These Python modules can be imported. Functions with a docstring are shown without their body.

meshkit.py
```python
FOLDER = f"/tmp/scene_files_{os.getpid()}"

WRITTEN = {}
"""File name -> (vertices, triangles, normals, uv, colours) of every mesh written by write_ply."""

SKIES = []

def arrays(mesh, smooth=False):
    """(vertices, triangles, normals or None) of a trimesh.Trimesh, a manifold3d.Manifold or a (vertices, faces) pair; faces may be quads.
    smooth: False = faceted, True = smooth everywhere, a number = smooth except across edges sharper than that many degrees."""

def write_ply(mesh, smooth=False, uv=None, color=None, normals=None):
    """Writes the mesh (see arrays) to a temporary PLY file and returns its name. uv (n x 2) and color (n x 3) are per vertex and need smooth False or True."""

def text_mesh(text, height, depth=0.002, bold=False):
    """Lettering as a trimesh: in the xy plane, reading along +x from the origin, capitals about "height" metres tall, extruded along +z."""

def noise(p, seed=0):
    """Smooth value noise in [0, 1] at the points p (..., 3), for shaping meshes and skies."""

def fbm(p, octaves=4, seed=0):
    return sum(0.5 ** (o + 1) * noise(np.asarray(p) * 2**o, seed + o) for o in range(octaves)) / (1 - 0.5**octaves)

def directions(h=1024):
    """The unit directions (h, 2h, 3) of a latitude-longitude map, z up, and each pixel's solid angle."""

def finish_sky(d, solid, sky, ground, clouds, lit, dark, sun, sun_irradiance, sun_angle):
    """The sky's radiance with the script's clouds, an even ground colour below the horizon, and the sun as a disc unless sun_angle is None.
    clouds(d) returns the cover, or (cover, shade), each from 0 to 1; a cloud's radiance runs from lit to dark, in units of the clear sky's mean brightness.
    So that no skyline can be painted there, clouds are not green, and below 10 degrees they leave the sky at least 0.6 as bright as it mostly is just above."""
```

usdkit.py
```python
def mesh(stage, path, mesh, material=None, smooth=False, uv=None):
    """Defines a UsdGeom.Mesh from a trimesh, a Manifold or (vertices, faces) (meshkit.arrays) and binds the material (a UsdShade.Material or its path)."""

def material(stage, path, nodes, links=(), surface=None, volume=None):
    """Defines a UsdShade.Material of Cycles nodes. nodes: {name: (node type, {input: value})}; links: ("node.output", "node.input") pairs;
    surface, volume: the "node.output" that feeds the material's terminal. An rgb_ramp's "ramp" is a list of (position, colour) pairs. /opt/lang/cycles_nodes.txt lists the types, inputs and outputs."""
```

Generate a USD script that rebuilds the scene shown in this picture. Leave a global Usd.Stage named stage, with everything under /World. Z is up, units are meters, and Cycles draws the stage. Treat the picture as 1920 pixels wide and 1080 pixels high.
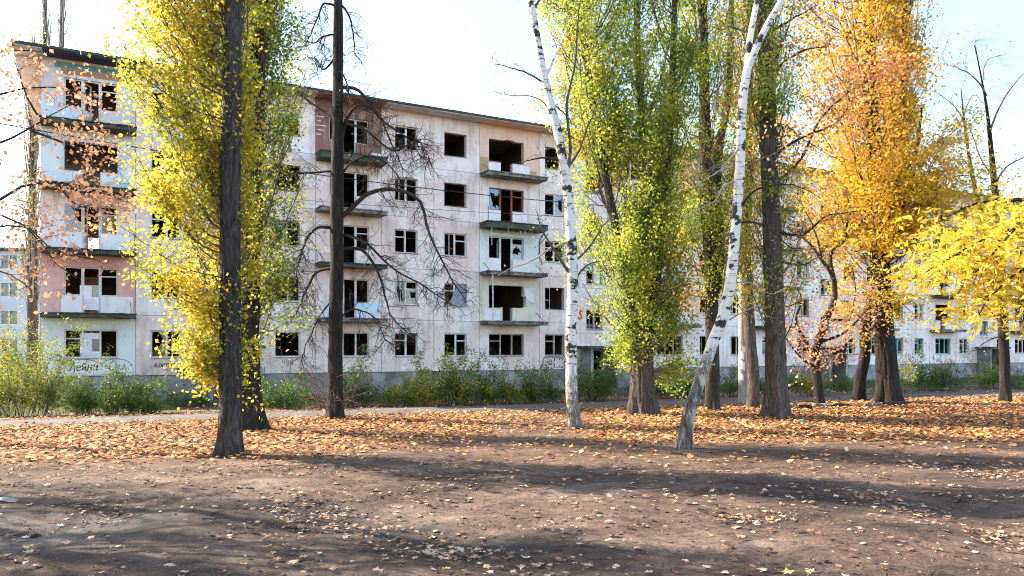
import math, random
import numpy as np, trimesh, usdkit, meshkit
from shapely.geometry import Polygon, box as sbox, LineString
from shapely.ops import unary_union
from pxr import Usd, UsdGeom, UsdLux, UsdShade, Gf, Sdf, Vt

stage = Usd.Stage.CreateInMemory()
UsdGeom.SetStageUpAxis(stage, UsdGeom.Tokens.z)
UsdGeom.SetStageMetersPerUnit(stage, 1.0)
UsdGeom.Xform.Define(stage, '/World')
UsdGeom.Scope.Define(stage, '/World/Looks')

# ------------------------------------------------------------------ camera, sky, sun, exposure
F, HOR, EYE = 1450.0, 654.0, 2.0          # focal length and horizon row in 1920-wide pixels, eye height
cam = UsdGeom.Camera.Define(stage, '/World/camera')
cam.CreateHorizontalApertureAttr(36.0); cam.CreateVerticalApertureAttr(20.25)
cam.CreateFocalLengthAttr(F / 1920 * 36)
cam.CreateVerticalApertureOffsetAttr((HOR - 540) / 1920 * 36)
cam.CreateClippingRangeAttr(Gf.Vec2f(0.05, 3000))
cam.AddTranslateOp().Set(Gf.Vec3d(0, 0, EYE)); cam.AddRotateXOp().Set(90.0)
cam.CreateExposureAttr(2.15)
SUN = np.array([-0.94, 0.34, 0.0]); SUN /= np.linalg.norm(SUN)
ELEV = math.radians(32.0)
SUN = np.array([SUN[0] * math.cos(ELEV), SUN[1] * math.cos(ELEV), math.sin(ELEV)])
sky_mat = usdkit.material(stage, '/World/Looks/sky_air', {
    'tex': ('sky_texture', {'sky_type': 'single_scattering', 'sun_disc': False, 'sun_elevation': ELEV, 'sun_rotation': math.atan2(SUN[0], SUN[1]), 'aerosol_density': 1.5, 'air_density': 1.0}),
    'tc': ('texture_coordinate', {}), 'mp': ('mapping', {'scale': (1.2, 1.2, 3.0)}), 'nz': ('noise_texture', {'scale': 1.6, 'detail': 5, 'roughness': 0.55}), 'cr': ('rgb_ramp', {'ramp': [(0.3, (0.0,) * 3), (0.75, (0.14,) * 3)]}),
    'veil': ('mix_color', {'blend_type': 'mix', 'b': (6.0, 7.6, 8.2), 'use_clamp': False}),
    'bg': ('background_shader', {'strength': 0.105})}, [('tc.generated', 'mp.vector'), ('mp.vector', 'nz.vector'), ('nz.fac', 'cr.fac'), ('cr.color', 'veil.fac'), ('tex.color', 'veil.a'), ('veil.result', 'bg.color')], surface='bg.background')
dome = UsdLux.DomeLight.Define(stage, '/World/sky')
UsdShade.MaterialBindingAPI.Apply(dome.GetPrim()).Bind(sky_mat)
sun = UsdLux.DistantLight.Define(stage, '/World/sun')
sun.CreateIntensityAttr(1.25); sun.CreateAngleAttr(0.5); sun.CreateNormalizeAttr(True); sun.CreateColorAttr(Gf.Vec3f(1.0, 0.86, 0.67))
_rot = Gf.Rotation(Gf.Vec3d(0, 0, 1), Gf.Vec3d(*map(float, SUN)))
sun.AddTransformOp().Set(Gf.Matrix4d().SetRotate(_rot))

# ------------------------------------------------------------------ helpers
def px(x, y, Y):
    return np.array([(x - 960) / F * Y, Y, EYE - (y - HOR) / F * Y])
def gpx(x, y):
    Y = F * EYE / (y - HOR)
    return np.array([(x - 960) / F * Y, Y])
def sstep(a, b, x):
    t = np.clip((np.asarray(x, float) - a) / (b - a), 0, 1); return t * t * (3 - 2 * t)
_names = {}
def path_for(name, parent='/World'):
    n = _names.get((parent, name), 0); _names[(parent, name)] = n + 1
    return f'{parent}/{name}' + (f'_{n:03d}' if n else '')
def ppath(p):
    return str(p.GetPath()) if hasattr(p, 'GetPath') else (p or '/World')
def tag(o, label=None, cat=None, group=None, kind=None):
    p = o.GetPrim() if hasattr(o, 'GetPrim') else o
    for k, v in (('label', label), ('category', cat), ('group', group), ('kind', kind)):
        if v: p.SetCustomDataByKey(k, v)
    return o
def thing(name, label, cat, loc=(0, 0, 0), rz=0.0, group=None):
    x = UsdGeom.Xform.Define(stage, path_for(name)); x.AddTranslateOp().Set(Gf.Vec3d(*map(float, loc)))
    if rz: x.AddRotateZOp().Set(float(rz))
    tag(x, label, cat, group); x_loc[str(x.GetPath())] = np.array(loc, float)
    return x
x_loc = {}
class MB:
    def __init__(s): s.v = []; s.f = []; s.n = 0
    def add(s, v, f):
        v = np.asarray(v, float); f = np.asarray(f, int)
        if f.shape[1] == 4: f = np.vstack([f[:, [0, 1, 2]], f[:, [0, 2, 3]]])
        s.v.append(v); s.f.append(f + s.n); s.n += len(v); return s
    def box(s, a, b):
        x0, y0, z0 = a; x1, y1, z1 = b
        v = [(x0,y0,z0),(x1,y0,z0),(x1,y1,z0),(x0,y1,z0),(x0,y0,z1),(x1,y0,z1),(x1,y1,z1),(x0,y1,z1)]
        return s.add(v, [(0,3,2,1),(4,5,6,7),(0,1,5,4),(1,2,6,5),(2,3,7,6),(3,0,4,7)])
    def tri(s, m): return s.add(m.vertices, m.faces)
    def mesh(s): return np.vstack(s.v), np.vstack(s.f)
    def build(s, name, mat, parent=None, smooth=False, **kw):
        if not s.v: return None
        v, f = s.mesh()
        return obj(name, (v, f), mat, parent, smooth, **kw)
LEAFY = set()
def obj(name, mesh, mat, parent=None, smooth=False, local=True, per=4, **kw):
    pp = ppath(parent)
    if isinstance(mesh, tuple) and local and pp in x_loc and np.any(x_loc[pp]):
        mesh = (np.asarray(mesh[0]) - x_loc[pp], mesh[1])
    m = usdkit.mesh(stage, path_for(name, pp), mesh, mat, smooth)
    if mat is not None and str(mat.GetPath()) in LEAFY:      # one random tone for every leaf
        n = len(mesh[0]); t = np.repeat(np.random.default_rng(n).random(n // per + 1), per)[:n]
        UsdGeom.PrimvarsAPI(m).CreatePrimvar('tone', Sdf.ValueTypeNames.Color3fArray, 'vertex').Set(Vt.Vec3fArray.FromNumpy(np.repeat(t[:, None], 3, 1).astype(np.float32)))
    tag(m, **kw)
    return m
def tube(pts, r, k=6, cap=True):
    pts = np.asarray(pts, float); n = len(pts); r = np.broadcast_to(np.asarray(r, float), (n,))
    t = np.gradient(pts, axis=0); t /= np.linalg.norm(t, axis=1, keepdims=True) + 1e-12
    ref = np.array([0, 0, 1.0]) if abs(t[:, 2].mean()) < 0.8 else np.array([0, 1.0, 0.0])
    a = np.cross(t, ref); a /= np.linalg.norm(a, axis=1, keepdims=True) + 1e-12
    b = np.cross(t, a)
    ang = np.arange(k) * 2 * np.pi / k
    v = (pts[:, None] + r[:, None, None] * (a[:, None] * np.cos(ang)[None, :, None] + b[:, None] * np.sin(ang)[None, :, None])).reshape(-1, 3)
    i = np.arange(n - 1)[:, None] * k; j = np.arange(k)[None]; j2 = (j + 1) % k
    f = np.stack([i + j, i + k + j, i + k + j2, i + j2], -1).reshape(-1, 4)
    f = np.vstack([f[:, [0, 1, 2]], f[:, [0, 2, 3]]])
    if cap:
        v = np.vstack([v, pts[:1], pts[-1:]]); c0, c1 = len(v) - 2, len(v) - 1; jj = np.arange(k); e = (n - 1) * k
        f = np.vstack([f, np.stack([np.full(k, c0), jj, (jj + 1) % k], 1), np.stack([np.full(k, c1), e + (jj + 1) % k, e + jj], 1)])
    return v, f
def curve(pts, n):
    pts = np.asarray(pts, float)
    if len(pts) < 3:
        t = np.linspace(0, 1, n)[:, None]; return pts[0] * (1 - t) + pts[-1] * t
    from scipy.interpolate import PchipInterpolator
    d = np.r_[0, np.cumsum(np.linalg.norm(np.diff(pts, axis=0), axis=1) + 1e-9)]
    return PchipInterpolator(d, pts)(np.linspace(0, d[-1], n))
def trunk_mesh(pts, radii, k=28, n=70, flare=0.5, furrow=0.07, seed=0, lumps=0.06):
    P = curve(pts, n); R = np.interp(np.linspace(0, 1, n), np.linspace(0, 1, len(radii)), radii)
    s = np.r_[0, np.cumsum(np.linalg.norm(np.diff(P, axis=0), axis=1))]
    v, f = tube(P, R, k)
    c = np.repeat(P, k, axis=0); d = v[:n * k] - c; ang = np.tile(np.arange(k) * 2 * np.pi / k, n); S = np.repeat(s, k); RR = np.repeat(R, k)
    rng = np.random.default_rng(seed); ph = rng.uniform(0, 6.28, 6)
    fl = np.exp(-S / (1.6 * R[0])) * flare * 1.5 * (0.55 + 0.45 * np.cos(5 * ang + ph[0]) + 0.25 * np.cos(3 * ang + ph[1]))
    q = np.stack([np.cos(ang) * 4 * np.sqrt(RR / 0.2), np.sin(ang) * 4 * np.sqrt(RR / 0.2), S * 0.7], -1) if furrow else np.zeros((len(S), 3))
    rough = (1 - 2.2 * np.abs(meshkit.fbm(q * 1.3 + seed, 3, seed) - 0.5) * 2.2) * furrow * 0.9
    lump = (meshkit.noise(np.stack([np.cos(ang), np.sin(ang), S * 1.1], -1) * 1.5 + 7 * seed, seed + 5) - 0.5) * 2 * lumps
    v[:n * k] = c + d * (1 + fl + rough + lump)[:, None]
    return v, f
def wander(rng, p, d, L, n, wob=0.25, droop=0.0):
    d = np.asarray(d, float); d = d / np.linalg.norm(d); out = [np.asarray(p, float)]; st = L / (n - 1)
    for _ in range(n - 1):
        d = d + rng.normal(0, wob, 3) + np.array([0, 0, -droop]); d /= np.linalg.norm(d); out.append(out[-1] + d * st)
    return np.array(out)
def side_twigs(mb, rng, pts, n, L, r0, level=1, droop=0.03, wob=0.22, tmin=0.2, up=0.2, k=4, tips=None, kids=4):
    m = len(pts)
    for _ in range(n):
        t = rng.uniform(tmin, 1) * (m - 1); i = int(min(t, m - 2)); p = pts[i] + (pts[i + 1] - pts[i]) * (t - i)
        tg = pts[i + 1] - pts[i]; tg = tg / (np.linalg.norm(tg) + 1e-9)
        d = rng.normal(0, 1, 3); d -= tg * d.dot(tg); d /= np.linalg.norm(d) + 1e-9
        l = L * rng.uniform(0.45, 1.15)
        tw = wander(rng, p, d + tg * rng.uniform(0.2, 0.9) + np.array([0, 0, up]), l, 6, wob, droop)
        mb.add(*tube(tw, np.linspace(r0, r0 * 0.35, 6), k, cap=False))
        if tips is not None: tips.append(tw[2:])
        if level > 0: side_twigs(mb, rng, tw, kids, L * 0.5, r0 * 0.55, level - 1, droop, wob, 0.15, up, 3, tips, kids)
def leaf_mesh(rng, P, L, W, mode='any', fold=0.25, hang=0.0):
    n = len(P); d = rng.normal(0, 1, (n, 3)); d[:, 2] = d[:, 2] * 0.6 - hang; d /= np.linalg.norm(d, axis=1, keepdims=True)
    r = rng.normal(0, 1, (n, 3)); s = np.cross(d, r); s /= np.linalg.norm(s, axis=1, keepdims=True) + 1e-9; nn = np.cross(s, d)
    l = L * rng.uniform(0.65, 1.25, (n, 1)); w = l * (W / L)
    a = P; b = P + d * l; m = P + d * l * 0.42 + nn * l * fold * rng.uniform(-1, 1, (n, 1)) * 0.5
    v = np.stack([a, m + s * w / 2, b, m - s * w / 2 + nn * l * 0.1], 1).reshape(-1, 3)
    i = np.arange(n)[:, None] * 4
    f = np.concatenate([i + np.array([[0, 1, 2]]), i + np.array([[0, 2, 3]])])
    return v, f

def clump(Q, scale, thr, seed):
    return Q[meshkit.fbm(Q * scale + seed, 2, seed) > thr]
# ------------------------------------------------------------------ materials
L_ = '/World/Looks/'
def M(name, nodes, links, surface='p.BSDF'):
    return usdkit.material(stage, L_ + name, nodes, links, surface=surface)
def mapped(scale, dims='pos'):
    return {'geo': ('geometry', {}), 'map': ('mapping', {'mapping_type': 'point', 'scale': scale})}
def noisy(name, stops, scale=(1, 1, 1), nscale=1.0, detail=5, rough=0.6, bump=0.0, bscale=None, roughness=0.9, spec=0.25, dist=0.02, ramp2=None):
    nd = {**mapped(scale), 'n': ('noise_texture', {'scale': nscale, 'detail': detail, 'roughness': rough}), 'r': ('rgb_ramp', {'ramp': stops}),
          'p': ('principled_bsdf', {'roughness': roughness, 'specular_ior_level': spec})}
    lk = [('geo.position', 'map.vector'), ('map.vector', 'n.vector'), ('n.fac', 'r.fac'), ('r.color', 'p.base_color')]
    if bump:
        nd['n2'] = ('noise_texture', {'scale': bscale or nscale * 3, 'detail': 5, 'roughness': 0.65}); nd['b'] = ('bump', {'strength': bump, 'distance': dist})
        lk += [('map.vector', 'n2.vector'), ('n2.fac', 'b.height'), ('b.normal', 'p.normal')]
    return M(name, nd, lk)
def plaster(name, base, stain, patch, streak=0.55, patchpos=0.54):
    """old wall paint: base, large faded patches, vertical dirt streaks, fine speckle"""
    nd = {'geo': ('geometry', {}), 'm1': ('mapping', {'scale': (1, 1, 1)}), 'm2': ('mapping', {'scale': (1.5, 1.5, 0.22)}), 'm3': ('mapping', {'scale': (5, 5, 3.2)}),
          'n1': ('noise_texture', {'scale': 0.55, 'detail': 6, 'roughness': 0.68}), 'n2': ('noise_texture', {'scale': 1.3, 'detail': 6, 'roughness': 0.7}),
          'n3': ('noise_texture', {'scale': 1.0, 'detail': 4, 'roughness': 0.7}),
          'r1': ('rgb_ramp', {'ramp': [(0, (0, 0, 0)), (patchpos - 0.10, (0, 0, 0)), (patchpos, (0.8, 0.8, 0.8)), (1, (1, 1, 1))]}),
          'r2': ('rgb_ramp', {'ramp': [(0, (0, 0, 0)), (0.50, (0, 0, 0)), (0.64, (streak * 0.8,) * 3), (0.78, (1, 1, 1))]}),
          'r3': ('rgb_ramp', {'ramp': [(0.30, (0.74, 0.73, 0.72)), (0.44, (1, 1, 1)), (1, (1.0, 1.0, 1.0))]}),
          'x1': ('mix_color', {'blend_type': 'mix', 'a': base, 'b': patch}), 'x2': ('mix_color', {'blend_type': 'mix', 'b': stain}),
          'x3': ('mix_color', {'blend_type': 'multiply', 'fac': 1.0}), 'b': ('bump', {'strength': 0.35, 'distance': 0.01}),
          'p': ('principled_bsdf', {'roughness': 0.9, 'specular_ior_level': 0.2})}
    lk = [('geo.position', 'm1.vector'), ('geo.position', 'm2.vector'), ('geo.position', 'm3.vector'), ('m1.vector', 'n1.vector'), ('m2.vector', 'n2.vector'), ('m3.vector', 'n3.vector'),
          ('n1.fac', 'r1.fac'), ('n2.fac', 'r2.fac'), ('n3.fac', 'r3.fac'), ('r1.color', 'x1.fac'), ('r2.color', 'x2.fac'), ('x1.result', 'x2.a'), ('x2.result', 'x3.a'), ('r3.color', 'x3.b'),
          ('x3.result', 'p.base_color'), ('n3.fac', 'b.height'), ('b.normal', 'p.normal')]
    return M(name, nd, lk)
def leafy(name, stops, trans=0.45, big=0.35, nscale=0.9, rough=0.55):
    """leaf colour from each leaf's own random tone plus slow drift through the crown"""
    nd = {'geo': ('geometry', {}), 'at': ('attribute', {'attribute': 'tone'}), 'n': ('noise_texture', {'scale': nscale, 'detail': 2}), 'mr': ('map_range', {'from_min': 0.3, 'from_max': 0.7, 'to_min': 0.0, 'to_max': 1.0, 'clamp': True}),
          'mx': ('mix_float', {'fac': big}), 'r': ('rgb_ramp', {'ramp': stops}), 'p': ('principled_bsdf', {'roughness': rough, 'specular_ior_level': 0.3}),
          't': ('translucent_bsdf', {}), 'm': ('mix_closure', {'fac': trans})}
    lk = [('geo.position', 'n.vector'), ('n.fac', 'mr.value'), ('at.fac', 'mx.a'), ('mr.result', 'mx.b'), ('mx.value' if 0 else 'mx.result', 'r.fac'), ('r.color', 'p.base_color'), ('r.color', 't.color'), ('p.BSDF', 'm.closure1'), ('t.BSDF', 'm.closure2')]
    LEAFY.add(L_ + name)
    return M(name, nd, lk, 'm.closure')
# palette
WALL = plaster('faded_white_paint', (0.78, 0.705, 0.67), (0.36, 0.30, 0.275), (0.70, 0.545, 0.495), 0.62)
WALL_PINK = plaster('pink_paint', (0.62, 0.33, 0.31), (0.40, 0.26, 0.24), (0.66, 0.42, 0.38), 0.3)
WALL_PEACH = plaster('peach_paint', (0.70, 0.46, 0.36), (0.45, 0.33, 0.28), (0.72, 0.55, 0.46), 0.25)
WALL_CYAN = plaster('pale_cyan_paint', (0.62, 0.70, 0.71), (0.42, 0.44, 0.44), (0.66, 0.70, 0.70), 0.3)
WALL_CREAM = plaster('cream_paint', (0.68, 0.62, 0.48), (0.42, 0.38, 0.32), (0.66, 0.64, 0.60), 0.35)
WALL_RED = plaster('brick_red_paint', (0.20, 0.098, 0.082), (0.42, 0.33, 0.30), (0.25, 0.13, 0.105), 0.5)
WALL_PEEL = plaster('peeling_lilac_paint', (0.56, 0.50, 0.50), (0.42, 0.36, 0.36), (0.55, 0.68, 0.76), 0.35, 0.58)
DADO_WHITE = plaster('white_parapet_paint', (0.76, 0.75, 0.76), (0.50, 0.48, 0.48), (0.70, 0.68, 0.68), 0.3)
DADO_BLUE = plaster('sky_blue_paint', (0.46, 0.66, 0.82), (0.45, 0.48, 0.50), (0.66, 0.72, 0.76), 0.3)
CREAM_PATCH = plaster('cream_patch_paint', (0.62, 0.54, 0.34), (0.42, 0.38, 0.32), (0.66, 0.62, 0.50), 0.3)
OCHRE = plaster('ochre_paint', (0.42, 0.28, 0.12), (0.34, 0.26, 0.2), (0.5, 0.36, 0.2), 0.3)
TEAL = noisy('teal_paint', [(0.3, (0.10, 0.22, 0.22)), (0.7, (0.14, 0.27, 0.27))], nscale=3)
NAVY = noisy('navy_paint', [(0.3, (0.03, 0.035, 0.07)), (0.7, (0.06, 0.065, 0.11))], nscale=3)
RUST = noisy('rust_orange_board', [(0.3, (0.34, 0.15, 0.09)), (0.7, (0.45, 0.24, 0.15))], nscale=4)
PLINTH = noisy('plinth_concrete', [(0.35, (0.11, 0.105, 0.10)), (0.5, (0.24, 0.23, 0.225)), (0.65, (0.36, 0.34, 0.33))], nscale=1.2, bump=0.4, bscale=9)
SLAB = noisy('balcony_concrete', [(0.35, (0.06, 0.057, 0.05)), (0.5, (0.16, 0.15, 0.135)), (0.65, (0.28, 0.26, 0.235))], nscale=2.6, bump=0.5, bscale=11)
SLAB_DARK = noisy('mossy_dark_concrete', [(0.25, (0.03, 0.033, 0.026)), (0.55, (0.075, 0.08, 0.06)), (0.8, (0.15, 0.145, 0.12))], nscale=3.2, bump=0.6, bscale=11)
SOFFIT = plaster('soffit_paint', (0.56, 0.52, 0.50), (0.28, 0.25, 0.23), (0.48, 0.42, 0.38), 0.6)
ROOFING = noisy('tar_roofing', [(0.3, (0.02, 0.03, 0.03)), (0.7, (0.06, 0.075, 0.075))], nscale=3)
MORTAR = noisy('joint_mortar_grey', [(0.3, (0.15, 0.14, 0.14)), (0.7, (0.36, 0.34, 0.34))], nscale=2.5)
ROOM = noisy('room_paint', [(0.3, (0.16, 0.12, 0.10)), (0.55, (0.24, 0.19, 0.16)), (0.8, (0.33, 0.28, 0.24))], nscale=0.7)
FRAME_W = noisy('white_frame_paint', [(0.3, (0.50, 0.50, 0.49)), (0.6, (0.70, 0.70, 0.69)), (0.8, (0.62, 0.58, 0.55))], nscale=5)
FRAME_G = noisy('weathered_frame_wood', [(0.3, (0.26, 0.22, 0.19)), (0.7, (0.46, 0.42, 0.38))], nscale=5)
FRAME_B = noisy('brown_frame_paint', [(0.3, (0.17, 0.06, 0.035)), (0.7, (0.30, 0.12, 0.06))], nscale=4)
FRAME_T = noisy('teal_frame_paint', [(0.3, (0.12, 0.34, 0.38)), (0.7, (0.25, 0.48, 0.52))], nscale=4)
METAL = noisy('rusty_metal', [(0.3, (0.05, 0.04, 0.04)), (0.7, (0.14, 0.11, 0.10))], nscale=9, roughness=0.7)
METAL_W = noisy('old_white_metal', [(0.3, (0.42, 0.42, 0.42)), (0.7, (0.62, 0.62, 0.62))], nscale=6, roughness=0.6)
GLASS = M('window_glass', {'fr': ('fresnel', {'IOR': 1.5}), 'fm': ('math', {'math_type': 'multiply_add', 'value2': 0.9, 'value3': 0.06}), 't': ('transparent_bsdf', {'color': (0.82, 0.86, 0.86)}), 'g': ('glossy_bsdf', {'color': (0.9, 0.92, 0.95), 'roughness': 0.06}), 'm': ('mix_closure', {})},
          [('fr.fac', 'fm.value1'), ('fm.value', 'm.fac'), ('t.BSDF', 'm.closure1'), ('g.BSDF', 'm.closure2')], 'm.closure')
CLOTH = noisy('blue_grey_cloth', [(0.3, (0.20, 0.23, 0.28)), (0.7, (0.32, 0.36, 0.42))], nscale=3)
SPRAY = noisy('black_spray_paint', [(0.3, (0.02, 0.02, 0.022)), (0.7, (0.06, 0.06, 0.065))], nscale=6)
SPRAY_F = noisy('faded_spray_paint', [(0.3, (0.13, 0.13, 0.14)), (0.7, (0.30, 0.28, 0.29))], nscale=6)
SPRAY_R = noisy('red_spray_paint', [(0.3, (0.50, 0.07, 0.03)), (0.7, (0.60, 0.16, 0.06))], nscale=6)
SPRAY_V = noisy('violet_spray_paint', [(0.3, (0.22, 0.20, 0.50)), (0.7, (0.5, 0.48, 0.66))], nscale=6)

# ------------------------------------------------------------------ ground
TH = math.radians(28.32615); U = np.array([math.cos(TH), math.sin(TH)]); NO = np.array([U[1], -U[0]]); P0 = np.array([-19.9133, 32.6632])
dips = []   # centre x, y, half sizes, depth
for x, y, rx, ry, dp in [(640, 955, 190, 42, 0.10), (860, 1012, 130, 30, 0.12), (40, 985, 190, 45, 0.12), (1410, 973, 70, 16, 0.05), (1740, 930, 130, 38, 0.11), (1850, 880, 90, 22, 0.08), (1890, 1010, 80, 26, 0.08), (1010, 1068, 90, 24, 0.05)]:
    c = gpx(x, y); Y = c[1]; dips.append((c[0], c[1], rx / F * Y, (gpx(x, y - ry)[1] - gpx(x, y + ry)[1]) / 2, dp))
for x, y, rx, ry, dp in [(330, 975, 170, 26, -0.07), (1060, 965, 120, 20, -0.05), (1640, 1010, 170, 30, -0.05), (1500, 900, 200, 14, -0.05), (760, 905, 160, 12, -0.04)]:
    c = gpx(x, y); Y = c[1]; dips.append((c[0], c[1], rx / F * Y, (gpx(x, y - ry)[1] - gpx(x, y + ry)[1]) / 2, dp))
PA = np.array([-40.0, 11.3]); PB = np.array([60.0, 49.6])       # path centre line
PD = (PB - PA) / np.linalg.norm(PB - PA); PN = np.array([-PD[1], PD[0]])
def path_dist(x, y):
    return (x - PA[0]) * PN[0] + (y - PA[1]) * PN[1]
def ground_z(x, y):
    x = np.asarray(x, float); y = np.asarray(y, float)
    d = (x - P0[0]) * NO[0] + (y - P0[1]) * NO[1]
    base = -0.40 * sstep(15.0, 4.0, d)
    near = sstep(19.0, 12.0, np.hypot(x * 0.6, y))
    q = np.stack([x * 0.28, y * 0.42, np.zeros_like(x)], -1)
    bump = (meshkit.fbm(q, 3, 11) - 0.5) * 0.20 * near
    q2 = np.stack([x * 1.7, y * 1.9, np.ones_like(x)], -1)
    bump = bump + (meshkit.fbm(q2, 3, 23) - 0.5) * 0.075 * sstep(24.0, 14.0, y)
    for cx, cy, rx, ry, dp in dips:
        r2 = ((x - cx) / rx) ** 2 + ((y - cy) / ry) ** 2
        bump = bump - dp * np.exp(-r2 * 1.1)
    return base + bump
def blob(x, y, items):
    out = np.zeros_like(np.asarray(x, float))
    for cx, cy, rx, ry, w in items:
        out = np.maximum(out, w * np.exp(-((((x - cx) / rx) ** 2 + ((y - cy) / ry) ** 2)) ** 1.5))
    return out
dip_blobs = [(cx, cy, rx * 1.0, ry * 1.0, 1.0) for cx, cy, rx, ry, dp in dips if dp > 0]
def litter(x, y):
    """leaves per square metre"""
    x = np.asarray(x, float); y = np.asarray(y, float)
    n1 = meshkit.fbm(np.stack([x * 0.45, y * 0.6, np.zeros_like(x)], -1), 3, 3); n2 = meshkit.fbm(np.stack([x * 1.3, y * 1.3, np.zeros_like(x)], -1), 3, 4)
    edge = (n1 - 0.5) * 5
    pdst = path_dist(x, y); before = sstep(-1.0, -2.2, pdst)
    left = sstep(12.6, 15.5, y + edge) * sstep(-1.2, -4.2, x + edge * 0.5)
    left = np.maximum(left, sstep(16.0, 18.0, y + edge * 0.4) * sstep(1.0, -2.5, x + edge * 0.3))
    right = sstep(15.6, 16.9, y + edge * 0.45 - 0.06 * np.maximum(x - 2, 0)) * sstep(0.8, 2.6, x + edge * 0.3)
    mid = 0.42 * sstep(17.6, 19.5, y + edge * 0.4)
    carpet = np.maximum(np.maximum(left, right), mid) * before
    beyond = 0.22 * sstep(1.0, 2.4, pdst) + 0.07 * sstep(-2.5, -1.5, pdst)
    d = 170 * carpet * (0.45 + 0.9 * n2) + 150 * beyond * n2
    near = 20.0 * (0.3 + 1.6 * n2) * sstep(0.35, 0.6, n1 + 0.12)
    near = near + 230 * blob(x, y, dip_blobs) * (n2 > 0.40) * n2 + 34 * sstep(-1.0, -5.0, x) * sstep(9.5, 13, y) * n2
    return np.where(y < 36, np.maximum(d, near * before), d * 0.6)
def axis(segs):
    out = [segs[0][0]]
    for a, b, s in segs:
        n = max(1, int(round((b - a) / s))); out += list(np.linspace(a, b, n + 1)[1:])
    return np.array(out)
gx = axis([(-600, -120, 60), (-120, -40, 8), (-40, -16, 0.8), (-16, 16, 0.15), (16, 40, 0.45), (40, 120, 8), (120, 600, 60)])
gy = axis([(-300, -20, 40), (-20, 2, 2), (2, 16, 0.13), (16, 30, 0.3), (30, 70, 1.5), (70, 150, 10), (150, 900, 75)])
GX, GY = np.meshgrid(gx, gy); GZ = ground_z(GX, GY)
gv = np.stack([GX, GY, GZ], -1).reshape(-1, 3); nx = len(gx)
ii = (np.arange(len(gy) - 1)[:, None] * nx + np.arange(nx - 1)[None]).ravel()
gf = np.stack([ii, ii + 1, ii + nx + 1, ii + nx], 1)
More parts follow.
